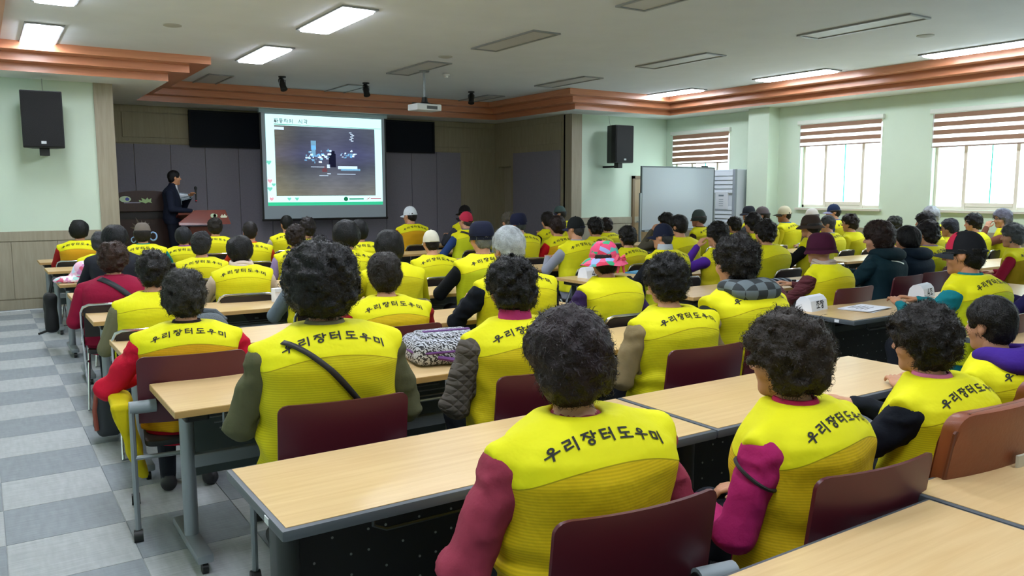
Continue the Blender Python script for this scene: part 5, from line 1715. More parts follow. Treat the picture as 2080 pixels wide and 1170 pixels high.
# ------------------------------------------------------------------ the audience: head position, label, make-up
PEOPLE = [
 (1.328, 1.75, 1.167, 'nearest the camera in yellow vest over dusty pink sleeves', {'top': '#8f3448', 'vest': '#d2b40c', 'hair': 'wave', 'hc': '#251518', 'vol': 0.03, 'tier': 2, 'pose': 'down', 'lean': (0.05, -0.02), 'yaw': 0.05, 'seed': 1, 'rs': 1.15, 'bulk': 1.14, 'ch': 'burg', 'hs': 1.04}),
 (2.06, 1.6, 1.113, 'in yellow vest over magenta jacket with black arm band', {'top': '#a01e5c', 'vest': '#d0ae0c', 'hair': 'perm', 'hc': '#2e231a', 'vol': 0.034, 'tier': 2, 'pose': 'lap', 'lean': (0.06, 0), 'yaw': 0.25, 'seed': 2, 'rs': 1.12, 'bulk': 1.2, 'ch': 'burg', 'band': '#141414', 'collar': '#b02050', 'hs': 1.04, 'turn': 0.22}),
 (2.862, 1.62, 1.085, 'in yellow vest over black jacket with pink collar', {'top': '#11161f', 'vest': '#d8cf10', 'hair': 'perm', 'hc': '#1e1815', 'vol': 0.028, 'tier': 2, 'pose': 'desk', 'lean': (0.08, 0), 'yaw': 0.15, 'seed': 3, 'rs': 1.1, 'ch': 'tan', 'collar': '#c06a8c', 'hs': 1.04, 'bulk': 1.16, 'turn': 0.1, 'cdx': -0.16}),
 (3.51, 1.7, 1.076, 'in yellow vest over purple hooded jacket with black shoulder strap', {'top': '#3b1f7d', 'vest': '#d8cf10', 'hair': 'short', 'hc': '#14110f', 'vol': 0.016, 'tier': 2, 'pose': 'desk', 'lean': (0.08, 0.03), 'yaw': 0.0, 'seed': 4, 'ch': 'tan', 'hood': '#3b1f7d', 'strap': ('#121214', 0.045, 0.1, 1.02, -0.19, 0.62), 'noletter': False, 'bulk': 1.05, 'cdx': -0.12}),
 (5.389, 2.8, 1.225, 'in black and red cap with teal jacket under yellow vest', {'top': '#0f6f78', 'vest': '#b9c20e', 'hair': 'short', 'hc': '#14110f', 'vol': 0.008, 'hat': ('cap', '#16171a', '#2b2e33'), 'tier': 2, 'pose': 'desk', 'lean': (0.07, 0), 'yaw': 0.35, 'seed': 5, 'bulk': 1.12, 'rs': 1.05, 'ch': 'burg', 'collar': '#0f6f78', 'cap_panel': '#b3233f', 'glasses': 1, 'hs': 1.12, 'skin': '#b07a58'}),
 (6.729, 2.9, 1.133, 'in navy sleeve and yellow vest cut by the right edge', {'top': '#221c4a', 'vest': '#d8cf10', 'hair': 'perm', 'hc': '#14110f', 'tier': 1, 'pose': 'desk', 'seed': 6, 'ch': 'burg'}),
 (1.124, 3.1, 1.257, 'in yellow vest over olive sleeves with thin black crossbody strap', {'top': '#57573f', 'vest': '#c8bd10', 'hair': 'perm', 'hc': '#110f0f', 'vol': 0.052, 'tier': 2, 'pose': 'lap', 'lean': (0.0, 0.0), 'yaw': -0.1, 'seed': 7, 'bulk': 1.12, 'ch': 'burg', 'strap': ('#1b1714', 0.02, -0.17, 0.985, 0.12, 0.66), 'collar': '#6b6650', 'hs': 1.02}),
 (2.023, 3.1, 1.19, 'in yellow vest over grey quilted jacket beside the zebra backpack', {'top': 'quilt:#4d463f', 'vest': '#cdb90e', 'hair': 'perm', 'hc': '#0e0d0d', 'vol': 0.028, 'tier': 2, 'pose': 'lap', 'lean': (0.09, 0.0), 'yaw': 0.1, 'seed': 8, 'rs': 1.18, 'ch': 'burg', 'collar': '#a62f6a', 'collar_h': 0.06, 'bulk': 1.1}),
 (2.999, 3.1, 1.163, 'in yellow vest over beige padded jacket', {'top': '#8b7a58', 'vest': '#d3cc12', 'hair': 'perm', 'hc': '#0f0e0d', 'vol': 0.026, 'tier': 2, 'pose': 'lap', 'lean': (0.06, 0), 'yaw': 0.05, 'seed': 9, 'rs': 1.1, 'bulk': 1.14, 'ch': 'burg'}),
 (3.589, 3.15, 1.235, 'in yellow vest over grey checked hooded jacket', {'top': '#33383a', 'vest': '#cfca14', 'hair': 'perm', 'hc': '#17120f', 'vol': 0.012, 'tier': 2, 'pose': 'lap', 'lean': (0.05, 0), 'yaw': 0.1, 'seed': 10, 'bulk': 1.18, 'ch': 'burg', 'hood': 'check', 'hs': 1.1}),
 (0.844, 4.3, 1.107, 'in golden yellow vest over bright red jacket by the aisle', {'top': '#c01632', 'vest': '#cf9a0a', 'hair': 'perm', 'hc': '#2f2d29', 'vol': 0.026, 'tier': 2, 'pose': 'out', 'lean': (0.03, 0), 'yaw': -0.05, 'seed': 11, 'rs': 1.12, 'ch': 'burg', 'tail': '#c7b410', 'collar': '#22181a', 'bulk': 1.1}),
 (2.029, 4.5, 1.136, 'in golden yellow vest over dark red sleeves beyond zebra backpack', {'top': '#8e1b20', 'vest': '#d8b60e', 'hair': 'wave', 'hc': '#211a12', 'vol': 0.02, 'tier': 2, 'pose': 'desk', 'lean': (0.05, 0), 'yaw': 0.05, 'seed': 12, 'ch': 'burg', 'bulk': 1.1}),
 (2.893, 4.45, 1.263, 'in yellow vest over black sleeves with forearm on desk', {'top': '#0f151d', 'vest': '#d8cf10', 'hair': 'short', 'hc': '#c9d0d2', 'vol': 0.022, 'tier': 2, 'pose': 'desk', 'lean': (0.08, -0.03), 'yaw': 0.05, 'seed': 13, 'ch': 'burg', 'bulk': 1.1}),
 (3.659, 4.4, 1.167, 'in pink floral sun hat, purple sleeves and unlettered yellow vest', {'top': '#35234f', 'vest': '#d5d016', 'hair': 'bob', 'hc': '#251915', 'vol': 0.004, 'hat': ('sun', 'floral', '#d4566a'), 'tier': 2, 'pose': 'out', 'lean': (0.08, 0), 'yaw': 0.1, 'seed': 14, 'ch': 'fold', 'noletter': True, 'bulk': 1.05}),
 (0.918, 5.6, 1.13, 'in plain yellow vest next to the magenta jacket', {'top': '#6d6a52', 'vest': '#dcd60f', 'hair': 'perm', 'hc': '#14110f', 'vol': 0.02, 'tier': 1, 'pose': 'lap', 'lean': (0.12, 0.05), 'seed': 15, 'ch': 'fold', 'noletter': True}),
 (2.698, 5.88, 1.211, 'in yellow vest just left of the navy flat cap', {'top': '#c2b90f', 'vest': '#c9c114', 'hair': 'bob', 'hc': '#121313', 'vol': 0.018, 'tier': 1, 'pose': 'desk', 'seed': 16, 'ch': 'fold', 'noletter': True}),
 (3.561, 5.9, 1.249, 'in navy flat cap, yellow vest and black sleeves', {'top': '#101318', 'vest': '#b7c012', 'hair': 'short', 'hc': '#8b8f90', 'vol': 0.006, 'hat': ('flat', '#181c30', '#141828'), 'tier': 1, 'pose': 'desk', 'seed': 17, 'lean': (0.08, 0), 'ch': 'fold', 'bulk': 1.1, 'hs': 1.05}),
 (2.082, 5.85, 1.15, 'in grey knitted beanie beyond the thin black crossbody strap', {'top': '#6f7c88', 'vest': '#d8cf10', 'hair': 'short', 'hc': '#37332f', 'hat': ('beanie', '#59605f', '#4e5554'), 'tier': 1, 'pose': 'desk', 'seed': 18, 'ch': 'fold'}),
 (0.853, 6.95, 1.115, 'in magenta jacket with dark shoulder strap and no vest', {'top': '#8c1436', 'vest': None, 'hair': 'perm', 'hc': '#3a241b', 'vol': 0.03, 'tier': 1, 'pose': 'lap', 'lean': (0.06, 0.0), 'seed': 19, 'rs': 1.15, 'bulk': 1.06, 'ch': 'fold', 'strap': ('#23262c', 0.045, -0.1, 1.02, 0.2, 0.74), 'collar': '#8c1436'}),
 (1.829, 6.98, 1.151, 'in yellow vest over a white lace collar', {'top': '#c9b9a6', 'vest': '#d8cf10', 'hair': 'bob', 'hc': '#121313', 'vol': 0.012, 'tier': 1, 'pose': 'desk', 'lean': (0.1, 0.0), 'seed': 20, 'ch': 'fold', 'scarf': '#d6c4b4'}),
 (2.864, 7.2, 1.236, 'in yellow vest seated below the right half of the screen', {'top': '#b9b010', 'vest': '#cfd016', 'hair': 'bob', 'hc': '#0f1214', 'vol': 0.03, 'tier': 1, 'pose': 'desk', 'seed': 21, 'ch': 'fold'}),
 (3.77, 7.22, 1.134, 'in cream cap with open back strap and yellow vest', {'top': '#c6bd10', 'vest': '#d8d411', 'hair': 'short', 'hc': '#221c18', 'vol': 0.004, 'hat': ('cap', '#cfcbb8', '#c4bfa9'), 'tier': 1, 'pose': 'desk', 'seed': 22, 'lean': (0.08, 0), 'ch': 'fold'}),
 (1.814, 8.35, 1.122, 'in yellow vest seated in front of the purple collar', {'top': '#6a5a70', 'vest': '#d8d013', 'hair': 'wave', 'hc': '#26272a', 'vol': 0.018, 'tier': 1, 'pose': 'desk', 'seed': 23, 'lean': (0.08, 0), 'ch': 'fold'}),
 (2.848, 8.6, 1.151, 'in yellow vest over lilac sleeves with dark strap', {'top': '#9a86b0', 'vest': '#d8cf10', 'hair': 'perm', 'hc': '#291b15', 'vol': 0.02, 'tier': 1, 'pose': 'lap', 'seed': 24, 'ch': 'fold', 'strap': ('#1b181c', 0.03, -0.12, 1.02, 0.14, 0.7)}),
 (1.089, 8.6, 1.197, 'in dark jacket between the leftmost seat and the feathered hat', {'top': '#23252d', 'vest': None, 'hair': 'bob', 'hc': '#15171c', 'vol': 0.02, 'tier': 1, 'pose': 'desk', 'seed': 25, 'ch': 'fold'}),
 (3.596, 8.65, 1.204, 'in yellow vest half hidden below the right edge of screen', {'top': '#b9b010', 'vest': '#d8cf10', 'hair': 'bob', 'hc': '#101214', 'vol': 0.012, 'tier': 0, 'pose': 'desk', 'seed': 1, 'ch': 'fold'}),
 (1.109, 9.95, 1.081, 'in yellow vest leaning on the desk beside pink floral hat', {'top': '#c2b714', 'vest': '#dbd31a', 'hair': 'wave', 'hc': '#3c3d42', 'tier': 0, 'pose': 'desk', 'seed': 2, 'lean': (0.1, 0), 'ch': 'fold', 'noletter': True}),
 (1.578, 10.2, 1.166, 'in spiky grey feathered hat with blue ornaments and teal collar', {'top': '#16857e', 'vest': '#cfd012', 'hair': 'bob', 'hc': '#2e2925', 'vol': 0.004, 'hat': ('feather', '#6f665e', '#7f9ec8'), 'tier': 1, 'pose': 'desk', 'seed': 3, 'ch': 'fold', 'collar': '#16857e'}),
 (2.044, 10.3, 1.113, 'with purple collar under yellow vest', {'top': '#7a2aa0', 'vest': '#d8cd13', 'hair': 'bob', 'hc': '#22262c', 'vol': 0.008, 'tier': 0, 'pose': 'desk', 'seed': 0, 'ch': 'fold', 'collar': '#7a2aa0'}),
 (2.752, 10.0, 1.152, 'in yellow vest with orange-red collar', {'top': '#c23a1c', 'vest': '#d8cf10', 'hair': 'short', 'hc': '#1d1613', 'vol': 0.014, 'tier': 0, 'pose': 'desk', 'seed': 1, 'ch': 'fold', 'collar': '#d8431f'}),
 (3.468, 10.0, 1.182, 'in yellow vest half hidden behind the lilac sleeves', {'top': '#2a2a2a', 'vest': '#d8cf10', 'hair': 'perm', 'hc': '#1c1413', 'tier': 0, 'pose': 'desk', 'seed': 2, 'ch': 'fold'}),
 (1.043, 11.4, 1.17, 'in orange-yellow vest with red sleeves in leftmost front seat', {'top': '#a02020', 'vest': '#d29a12', 'hair': 'bob', 'hc': '#0f1310', 'vol': 0.02, 'tier': 1, 'pose': 'desk', 'seed': 3, 'ch': 'fold'}),
 (2.719, 11.6, 1.158, 'in yellow vest seated just below the cherry lectern', {'top': '#b9b010', 'vest': '#d8cf10', 'hair': 'wave', 'hc': '#26201a', 'tier': 0, 'pose': 'desk', 'seed': 0, 'ch': 'fold'}),
 (3.717, 11.6, 1.176, 'in yellow vest over cream sleeves below left corner of screen', {'top': '#b8ad98', 'vest': '#d8cf10', 'hair': 'short', 'hc': '#10130f', 'vol': 0.01, 'tier': 0, 'pose': 'desk', 'seed': 1, 'ch': 'fold', 'yaw': 0.2}),
 (5.737, 11.7, 1.267, 'in white baseball cap and golden yellow vest', {'top': '#b3331c', 'vest': '#cf9a0a', 'hair': 'short', 'hc': '#1d1713', 'vol': 0.004, 'hat': ('cap', '#cfd6dc', '#c4ccd4'), 'tier': 1, 'pose': 'desk', 'seed': 2, 'yaw': 0.5, 'ch': 'fold', 'hs': 1.05}),
 (5.891, 10.2, 1.227, 'in red cap and blue sleeves with black crossbody strap', {'top': '#27406f', 'vest': '#c4cc18', 'hair': 'short', 'hc': '#55504a', 'vol': 0.004, 'hat': ('cap', '#b32b45', '#1c1a1c'), 'hatpitch': 0.3, 'tier': 1, 'pose': 'out', 'seed': 3, 'yaw': 0.4, 'ch': 'fold', 'strap': ('#141416', 0.035, -0.14, 1.02, 0.15, 0.75), 'collar': '#27406f', 'noletter': True}),
 (6.74, 11.7, 1.315, 'in dark hat directly beyond the red cap', {'top': '#3a3d44', 'vest': '#d8cf10', 'hair': 'short', 'hc': '#14110f', 'hat': ('cap', '#14110f', '#14110f'), 'tier': 0, 'pose': 'desk', 'seed': 0, 'yaw': 0.3, 'ch': 'fold'}),
 (5.741, 8.6, 1.236, 'in navy bucket cap with grey neck and yellow vest', {'top': '#5d6d74', 'vest': '#d8cf10', 'hair': 'short', 'hc': '#4a5258', 'vol': 0.006, 'hat': ('flat', '#171b33', '#131730'), 'tier': 1, 'pose': 'desk', 'seed': 1, 'yaw': 0.35, 'ch': 'fold'}),
 (6.641, 10.2, 1.197, 'half hidden beyond the navy bucket cap', {'top': '#c3bb2a', 'vest': '#d8cf10', 'hair': 'perm', 'hc': '#5b5548', 'tier': 0, 'pose': 'desk', 'seed': 2, 'yaw': 0.3, 'ch': 'fold'}),
 (6.349, 8.6, 1.183, 'in golden yellow vest over bright red sleeves', {'top': '#c31420', 'vest': '#d6a80e', 'hair': 'wave', 'hc': '#2a1812', 'tier': 1, 'pose': 'out', 'seed': 3, 'lean': (0.08, 0), 'yaw': 0.2, 'ch': 'fold'}),
 (7.359, 10.2, 1.189, 'in yellow vest with black sleeve beyond the red sleeves', {'top': '#12130f', 'vest': '#c4c418', 'hair': 'wave', 'hc': '#1d1512', 'tier': 0, 'pose': 'out', 'seed': 0, 'ch': 'fold'}),
 (8.702, 11.7, 1.252, 'in dusty green cap at the edge of the stage', {'top': '#3c4a46', 'vest': '#d8cf10', 'hair': 'short', 'hc': '#37332f', 'hat': ('cap', '#4c5f5e', '#3d3a50'), 'tier': 0, 'pose': 'desk', 'seed': 1, 'yaw': 0.7, 'ch': 'fold'}),
 (5.591, 7.22, 1.226, 'in black cap and glasses with light grey sleeves', {'top': '#8f929f', 'vest': '#ccc812', 'hair': 'short', 'hc': '#3e3f41', 'vol': 0.003, 'hat': ('cap', '#121616', '#20223a'), 'tier': 1, 'pose': 'desk', 'seed': 4, 'yaw': 0.4, 'lean': (0.05, 0), 'ch': 'fold', 'glasses': 1, 'collar': '#8f929f', 'bulk': 1.04}),
 (6.998, 8.6, 1.154, 'in yellow vest over indigo sleeve with thin strap', {'top': '#33306a', 'vest': '#b9b414', 'hair': 'perm', 'hc': '#111010', 'tier': 1, 'pose': 'desk', 'seed': 2, 'ch': 'fold', 'strap': ('#1b181c', 0.02, -0.1, 0.98, 0.15, 0.75)}),
 (8.526, 10.2, 1.086, 'in yellow vest tucked beyond the indigo sleeve', {'top': '#7b742a', 'vest': '#b9b414', 'hair': 'perm', 'hc': '#201612', 'tier': 0, 'pose': 'desk', 'seed': 3, 'ch': 'fold'}),
 (6.342, 7.2, 1.103, 'in yellow vest over purple-magenta sleeves', {'top': '#84207f', 'vest': '#c6b612', 'hair': 'perm', 'hc': '#110f0f', 'tier': 1, 'pose': 'desk', 'seed': 5, 'ch': 'fold'}),
 (5.642, 5.88, 1.194, 'in navy baseball cap with striped collar and black sleeves', {'top': '#0e1116', 'vest': '#b4bb14', 'hair': 'short', 'hc': '#4a4d50', 'vol': 0.004, 'hat': ('cap', '#141a2e', '#141a2e'), 'tier': 1, 'pose': 'out', 'seed': 6, 'yaw': 0.55, 'ch': 'fold', 'collar': '#aab2c0', 'collar_h': 0.07}),
 (7.177, 7.2, 1.21, 'in plain yellow vest just beyond the navy baseball cap', {'top': '#b3ac12', 'vest': '#b9b312', 'hair': 'short', 'hc': '#0f0e0e', 'vol': 0.022, 'tier': 1, 'pose': 'lap', 'seed': 7, 'ch': 'fold', 'noletter': True}),
 (8.315, 8.6, 1.193, 'half hidden at the lower left corner of whiteboard', {'top': '#5a5548', 'vest': '#d8cf10', 'hair': 'perm', 'hc': '#14110f', 'tier': 0, 'pose': 'chin', 'seed': 1, 'ch': 'fold'}),
 (9.133, 8.75, 1.23, 'in dark grey knitted beanie and brown collar', {'top': '#33241f', 'vest': '#b8b216', 'hair': 'short', 'hc': '#4a4440', 'hat': ('beanie', '#3c4745', '#343d3c'), 'tier': 1, 'pose': 'lap', 'seed': 8, 'yaw': 0.75, 'ch': 'fold', 'collar': '#2d1d1a', 'skin': '#a06a52'}),
 (6.411, 5.88, 1.18, 'with a hand raised to the chin in purple sleeve', {'top': '#4d2690', 'vest': '#c4b614', 'hair': 'perm', 'hc': '#110f0f', 'tier': 1, 'pose': 'chin', 'seed': 9, 'yaw': 0.45, 'ch': 'fold', 'noletter': True}),
 (9.752, 8.6, 1.116, 'in yellow vest beyond purple sleeve, before the air conditioner', {'top': '#5a5548', 'vest': '#bdb514', 'hair': 'perm', 'hc': '#131110', 'tier': 0, 'pose': 'desk', 'seed': 2, 'ch': 'fold'}),
 (8.524, 7.2, 1.216, 'half hidden below the grey cap', {'top': '#4a4540', 'vest': '#bdb514', 'hair': 'perm', 'hc': '#181312', 'tier': 0, 'pose': 'desk', 'seed': 3, 'ch': 'fold'}),
 (7.158, 5.88, 1.184, 'in wide plain yellow vest left of the brown bucket hat', {'top': '#b3ac12', 'vest': '#bcb810', 'hair': 'perm', 'hc': '#15100f', 'vol': 0.022, 'tier': 1, 'pose': 'lap', 'seed': 10, 'ch': 'fold', 'bulk': 1.14, 'noletter': True}),
 (10.154, 8.4, 1.266, 'in grey baseball cap before the air conditioner', {'top': '#5b5560', 'vest': '#bdb514', 'hair': 'short', 'hc': '#2d2826', 'hat': ('cap', '#6d6468', '#2d2a30'), 'tier': 0, 'pose': 'desk', 'seed': 0, 'yaw': 0.5, 'ch': 'fold'}),
 (11.547, 9.85, 1.245, 'in black brimmed hat beyond the grey cap', {'top': '#3a3d44', 'vest': '#d8cf10', 'hair': 'short', 'hc': '#14110f', 'hat': ('bucket', '#22242c', '#22242c'), 'tier': 0, 'pose': 'desk', 'seed': 1, 'yaw': 0.5, 'ch': 'fold'}),
 (10.871, 8.55, 1.266, 'in cream cap with dark peak, yellow vest, by the pillar', {'top': '#c3b81a', 'vest': '#d6d21c', 'hair': 'short', 'hc': '#1d1713', 'vol': 0.004, 'hat': ('cap', '#cfc8ac', '#3a382e'), 'tier': 1, 'pose': 'lap', 'seed': 11, 'yaw': 0.7, 'ch': 'fold', 'collar': '#2e6fb0', 'skin': '#9c6a4c'}),
 (11.373, 8.4, 1.229, 'in white cap under the middle window', {'top': '#6a5a50', 'vest': '#bdb514', 'hair': 'short', 'hc': '#6d6864', 'hat': ('cap', '#c9c4be', '#bdb8b0'), 'tier': 0, 'pose': 'desk', 'seed': 2, 'yaw': 0.7, 'ch': 'fold', 'skin': '#8c5a4c'}),
 (12.224, 8.6, 1.293, 'in navy cap with striped peak under the middle window', {'top': '#2c3f7a', 'vest': '#c6c020', 'hair': 'short', 'hc': '#2a2624', 'hat': ('cap', '#1f2b4a', '#8d8aa8'), 'tier': 0, 'pose': 'desk', 'seed': 3, 'yaw': 0.7, 'ch': 'fold', 'collar': '#2c4fb0'}),
 (8.036, 5.95, 1.236, 'in brown bucket hat and black sleeves', {'top': '#0f1015', 'vest': '#b8b012', 'hair': 'bob', 'hc': '#3a3634', 'vol': 0.002, 'hat': ('bucket', '#3f342d', '#35291f'), 'tier': 1, 'pose': 'desk', 'seed': 12, 'yaw': 0.6, 'ch': 'fold'}),
 (5.813, 4.2, 1.163, 'in maroon hat and printed scarf with maroon quilted sleeves', {'top': 'quilt:#511721', 'vest': '#d8c912', 'hair': 'none', 'hat': ('cloche', '#3d0f28', '#340b21'), 'tier': 2, 'pose': 'desk', 'seed': 13, 'lean': (0.1, 0), 'yaw': 0.5, 'ch': 'burg', 'scarf': '#a89a90', 'noletter': True, 'hs': 1.06, 'bulk': 1.06}),
 (10.111, 7.2, 1.167, 'in yellow vest with grey collar between bucket hat and window', {'top': '#6e7f8c', 'vest': '#cdc81e', 'hair': 'short', 'hc': '#4b4d4f', 'vol': 0.012, 'tier': 1, 'pose': 'desk', 'seed': 14, 'yaw': 0.6, 'ch': 'fold', 'collar': '#8fa0ac'}),
 (10.63, 7.2, 1.169, 'in yellow vest turned to the screen below the middle window', {'top': '#bdb51a', 'vest': '#c0b916', 'hair': 'perm', 'hc': '#261a18', 'tier': 1, 'pose': 'lap', 'seed': 15, 'yaw': 0.75, 'ch': 'fold', 'noletter': True}),
 (7.013, 4.45, 1.195, 'in dark green jacket with pale reflective piping and no vest', {'top': '#0f2a33', 'vest': None, 'hair': 'wave', 'hc': '#2b1813', 'vol': 0.03, 'tier': 2, 'pose': 'desk', 'seed': 16, 'yaw': 0.35, 'rs': 1.15, 'bulk': 1.06, 'ch': 'burg', 'cord': '#c2c8bb', 'hood': '#0d242c', 'hs': 1.1}),
 (7.568, 4.5, 1.17, 'in navy blue hooded jacket and no vest', {'top': '#10202f', 'vest': None, 'hair': 'bob', 'hc': '#100f12', 'vol': 0.02, 'tier': 2, 'pose': 'desk', 'seed': 17, 'yaw': 0.3, 'rs': 1.1, 'ch': 'burg', 'hood': '#10202f'}),
 (8.368, 4.75, 1.185, 'in yellow vest over navy sleeves with purple striped collar', {'top': '#1c1b3c', 'vest': '#b4b512', 'hair': 'perm', 'hc': '#161013', 'tier': 1, 'pose': 'desk', 'seed': 18, 'ch': 'burg', 'collar': '#8d7aa8'}),
 (11.755, 7.2, 1.122, 'mostly hidden beyond the dark green jacket', {'top': '#5a5548', 'vest': '#d8cf10', 'hair': 'perm', 'hc': '#20221c', 'tier': 0, 'pose': 'desk', 'seed': 1, 'yaw': 0.6, 'ch': 'fold'}),
 (12.311, 6.95, 1.254, 'in yellow vest at wall just left of rightmost window', {'top': '#7b6e64', 'vest': '#c6c020', 'hair': 'perm', 'hc': '#b9bcc6', 'tier': 0, 'pose': 'desk', 'seed': 3, 'yaw': 0.7, 'ch': 'fold'}),
 (10.507, 6.0, 1.221, 'one seat nearer than the one left of rightmost window', {'top': '#4a4540', 'vest': '#bdb514', 'hair': 'perm', 'hc': '#1a1518', 'tier': 0, 'pose': 'desk', 'seed': 0, 'yaw': 0.6, 'ch': 'fold'}),
 (11.11, 6.0, 1.128, "in yellow vest beyond the red and black cap's peak", {'top': '#5a5f70', 'vest': '#bdb514', 'hair': 'wave', 'hc': '#2b2e3c', 'tier': 1, 'pose': 'desk', 'seed': 19, 'yaw': 0.7, 'ch': 'fold'}),
 (11.818, 6.05, 1.178, 'in bright yellow vest beyond the red and black cap', {'top': '#c3b81a', 'vest': '#d6d21c', 'hair': 'perm', 'hc': '#1a181d', 'tier': 1, 'pose': 'lap', 'seed': 20, 'yaw': 0.75, 'ch': 'fold', 'noletter': True}),
 (12.33, 5.9, 1.235, 'in glasses and yellow vest with rust sleeves at window edge', {'top': '#7a4a3c', 'vest': '#d6d21c', 'hair': 'wave', 'hc': '#7d7c90', 'vol': 0.024, 'tier': 1, 'pose': 'chin', 'seed': 21, 'yaw': 0.9, 'ch': 'fold', 'glasses': 1}),
 (9.328, 4.35, 1.146, 'in mustard vest over crimson sleeves with black crossbody strap', {'top': '#8e1230', 'vest': '#a88c0e', 'hair': 'perm', 'hc': '#5a5e62', 'vol': 0.02, 'tier': 1, 'pose': 'out', 'seed': 22, 'yaw': 0.6, 'lean': (0.08, 0), 'ch': 'fold', 'strap': ('#1b1714', 0.025, 0.12, 1.02, -0.12, 0.62)}),
]
SCREEN = (5.8, 15.4)
for (hx, hy, hz, who, P_) in PEOPLE:
    ang = math.atan2(hx - SCREEN[0], SCREEN[1] - hy)       # + = turn left
    rz = ang * .30 + P_.get('turn', 0)
    P_['yaw'] = P_.get('yaw', 0.0) * .8 + ang * .15
    P_['yaw'] = round(P_['yaw'], 1) if P_.get('tier', 0) == 0 else P_['yaw']
    lean = P_.setdefault('lean', (.05, 0.0))
    hc = shear(HC[None], lean)[0]
    S = hz / (hc[2] + .012)
    S = max(.88, min(1.13, S))
    ox = math.cos(rz) * hc[0] * S - math.sin(rz) * hc[1] * S
    oy = math.sin(rz) * hc[0] * S + math.cos(rz) * hc[1] * S
    t = person(hx - ox, hy - oy, 0, S, rz, P_)
    tag(t, 'person ' + who, 'person', 'seated audience')
    bk = max(.01, .15 * P_.get('bulk', 1.0) + .05 - .185) * S + (S - 1) * .15
    chair(P_['ch'], (hx - ox + P_.get('cdx', 0) + math.sin(rz) * bk, hy - oy - math.cos(rz) * bk, 0), rz - P_.get('turn', 0), 'under person ' + who)

# ------------------------------------------------------------------ things on and by the desks
def zebra_mat():
    m = bpy.data.materials.new('zebra_print'); m.use_nodes = True
    nt = m.node_tree; N, L = nt.nodes, nt.links
    b = N['Principled BSDF']; b.inputs['Roughness'].default_value = .7
    tc = N.new('ShaderNodeTexCoord'); w = N.new('ShaderNodeTexWave'); w.bands_direction = 'DIAGONAL'
    w.inputs['Scale'].default_value = 22; w.inputs['Distortion'].default_value = 9; w.inputs['Detail'].default_value = 2; w.inputs['Detail Scale'].default_value = 2.5
    L.new(tc.outputs['Object'], w.inputs['Vector'])
    r = N.new('ShaderNodeValToRGB'); r.color_ramp.interpolation = 'CONSTANT'
    r.color_ramp.elements[0].color = (*lin('#26262c'), 1); r.color_ramp.elements[1].color = (*lin('#b9bcc6'), 1); r.color_ramp.elements[1].position = .45
    L.new(w.outputs['Fac'], r.inputs[0]); L.new(r.outputs[0], b.inputs['Base Color'])
    return m
ZEB = zebra_mat(); PUR = mat('#5c2a72', .55)
t = tag(emp('backpack', (2.02, 3.72, DZ), math.radians(-8)), 'zebra print backpack with purple trim lying on the desk', 'backpack')
V, Q = snet(lambda x, y, z: rbox(x, y, z - .07, .215, .165, .07, .06) - .004 * vnoise(x * 14, y * 14, z * 14, 2), (-.25, -.2, -.02), (.25, .2, .17), .009)
V[:, 2] = np.maximum(V[:, 2], .002)
ob('body', qmesh('bag_body', V, Q), ZEB, t)
V, Q = snet(lambda x, y, z: rbox(x + .01, y + .01, z - .13, .15, .105, .03, .028) - .003 * vnoise(x * 14, y * 14, z * 14, 4), (-.2, -.15, .08), (.2, .15, .18), .008)
ob('front_pocket', qmesh('pocket', V, Q), ZEB, t)
def loop_pts(hx_, hy_, z, r, n=6):
    return [(p[0], p[1], z) for p in rrect(-hx_, hx_, -hy_, hy_, r, n)]
ob('trim', MB().tube(loop_pts(.212, .162, .075, .07), .008, 6, closed=True).tube(loop_pts(.155, .11, .128, .05), .007, 6, closed=True).mesh('trim', True), PUR, t)
ob('zip_strip', MB().box(-.13, .13, -.035, -.005, .158, .166).mesh('zip_strip', bevel=.003), PUR, t)
ob('side_strap', MB().tube([(-.1, -.16, .05), (-.02, -.185, .035), (.08, -.165, .05)], .012, 6).tube([(.1, .15, .05), (.18, .15, .03)], .012, 6).mesh('side_strap', True), PUR, t)

def name_card(x, y, rz, txt, label):
    t = tag(emp('name_card', (x, y, DZ), rz), label, 'name card', 'white folded name cards')
    poly = [(-.07, 0), (-.055, .075), (-.03, .103), (0, .112), (.03, .103), (.055, .075), (.07, 0)]
    ob('card', MB().prism(poly, 'x', -.125, .125).mesh('card'), PAPER, t)
    flat_text('lettering', txt, .058, .12, .13, INK, t, lambda u, v: (u + .01, -.0705 + (v + .015) * .2 - .002, v + .015))
name_card(5.19, 3.80, math.radians(10), '조장', 'white name card lettered black on the corner of grey-edged desk')
name_card(6.60, 3.76, math.radians(12), '4조', 'white name card beside the person in red and black cap')
name_card(5.28, 6.55, math.radians(10), '4조', 'white name card left of the pink floral sun hat')

def sheets(x, y, rz, n, label, w=.3, d=.21):
    t = tag(emp('papers', (x, y, DZ), rz), label, 'papers')
    for k in range(n):
        o = ob('sheet', MB().box(-w / 2, w / 2, -d / 2, d / 2, 0, .0015).mesh('sheet'), PAPER, t, (R3.uniform(-.015, .015), R3.uniform(-.015, .015), .001 + .003 * k), R3.uniform(-.12, .12))
    mb = MB()
    for k in range(5):
        mb.box(-w * .35, w * (.1 + .06 * (k % 3)), d * (.3 - .13 * k), d * (.3 - .13 * k) + .006, 0, .0006)
    ob('print_lines', mb.mesh('print_lines'), mat('#5a5d68', .8), t, (0, 0, .003 * n + .0008))['kind'] = 'stuff'
sheets(5.55, 3.60, math.radians(12), 4, 'stack of printed sheets on the grey-edged desk between name cards', .34, .24)
sheets(6.62, 5.08, math.radians(4), 2, 'loose white sheets on the desk before the maroon hat', .36, .26)
sheets(7.35, 3.62, math.radians(-14), 2, 'white sheets on the desk right of the red and black cap', .32, .3)
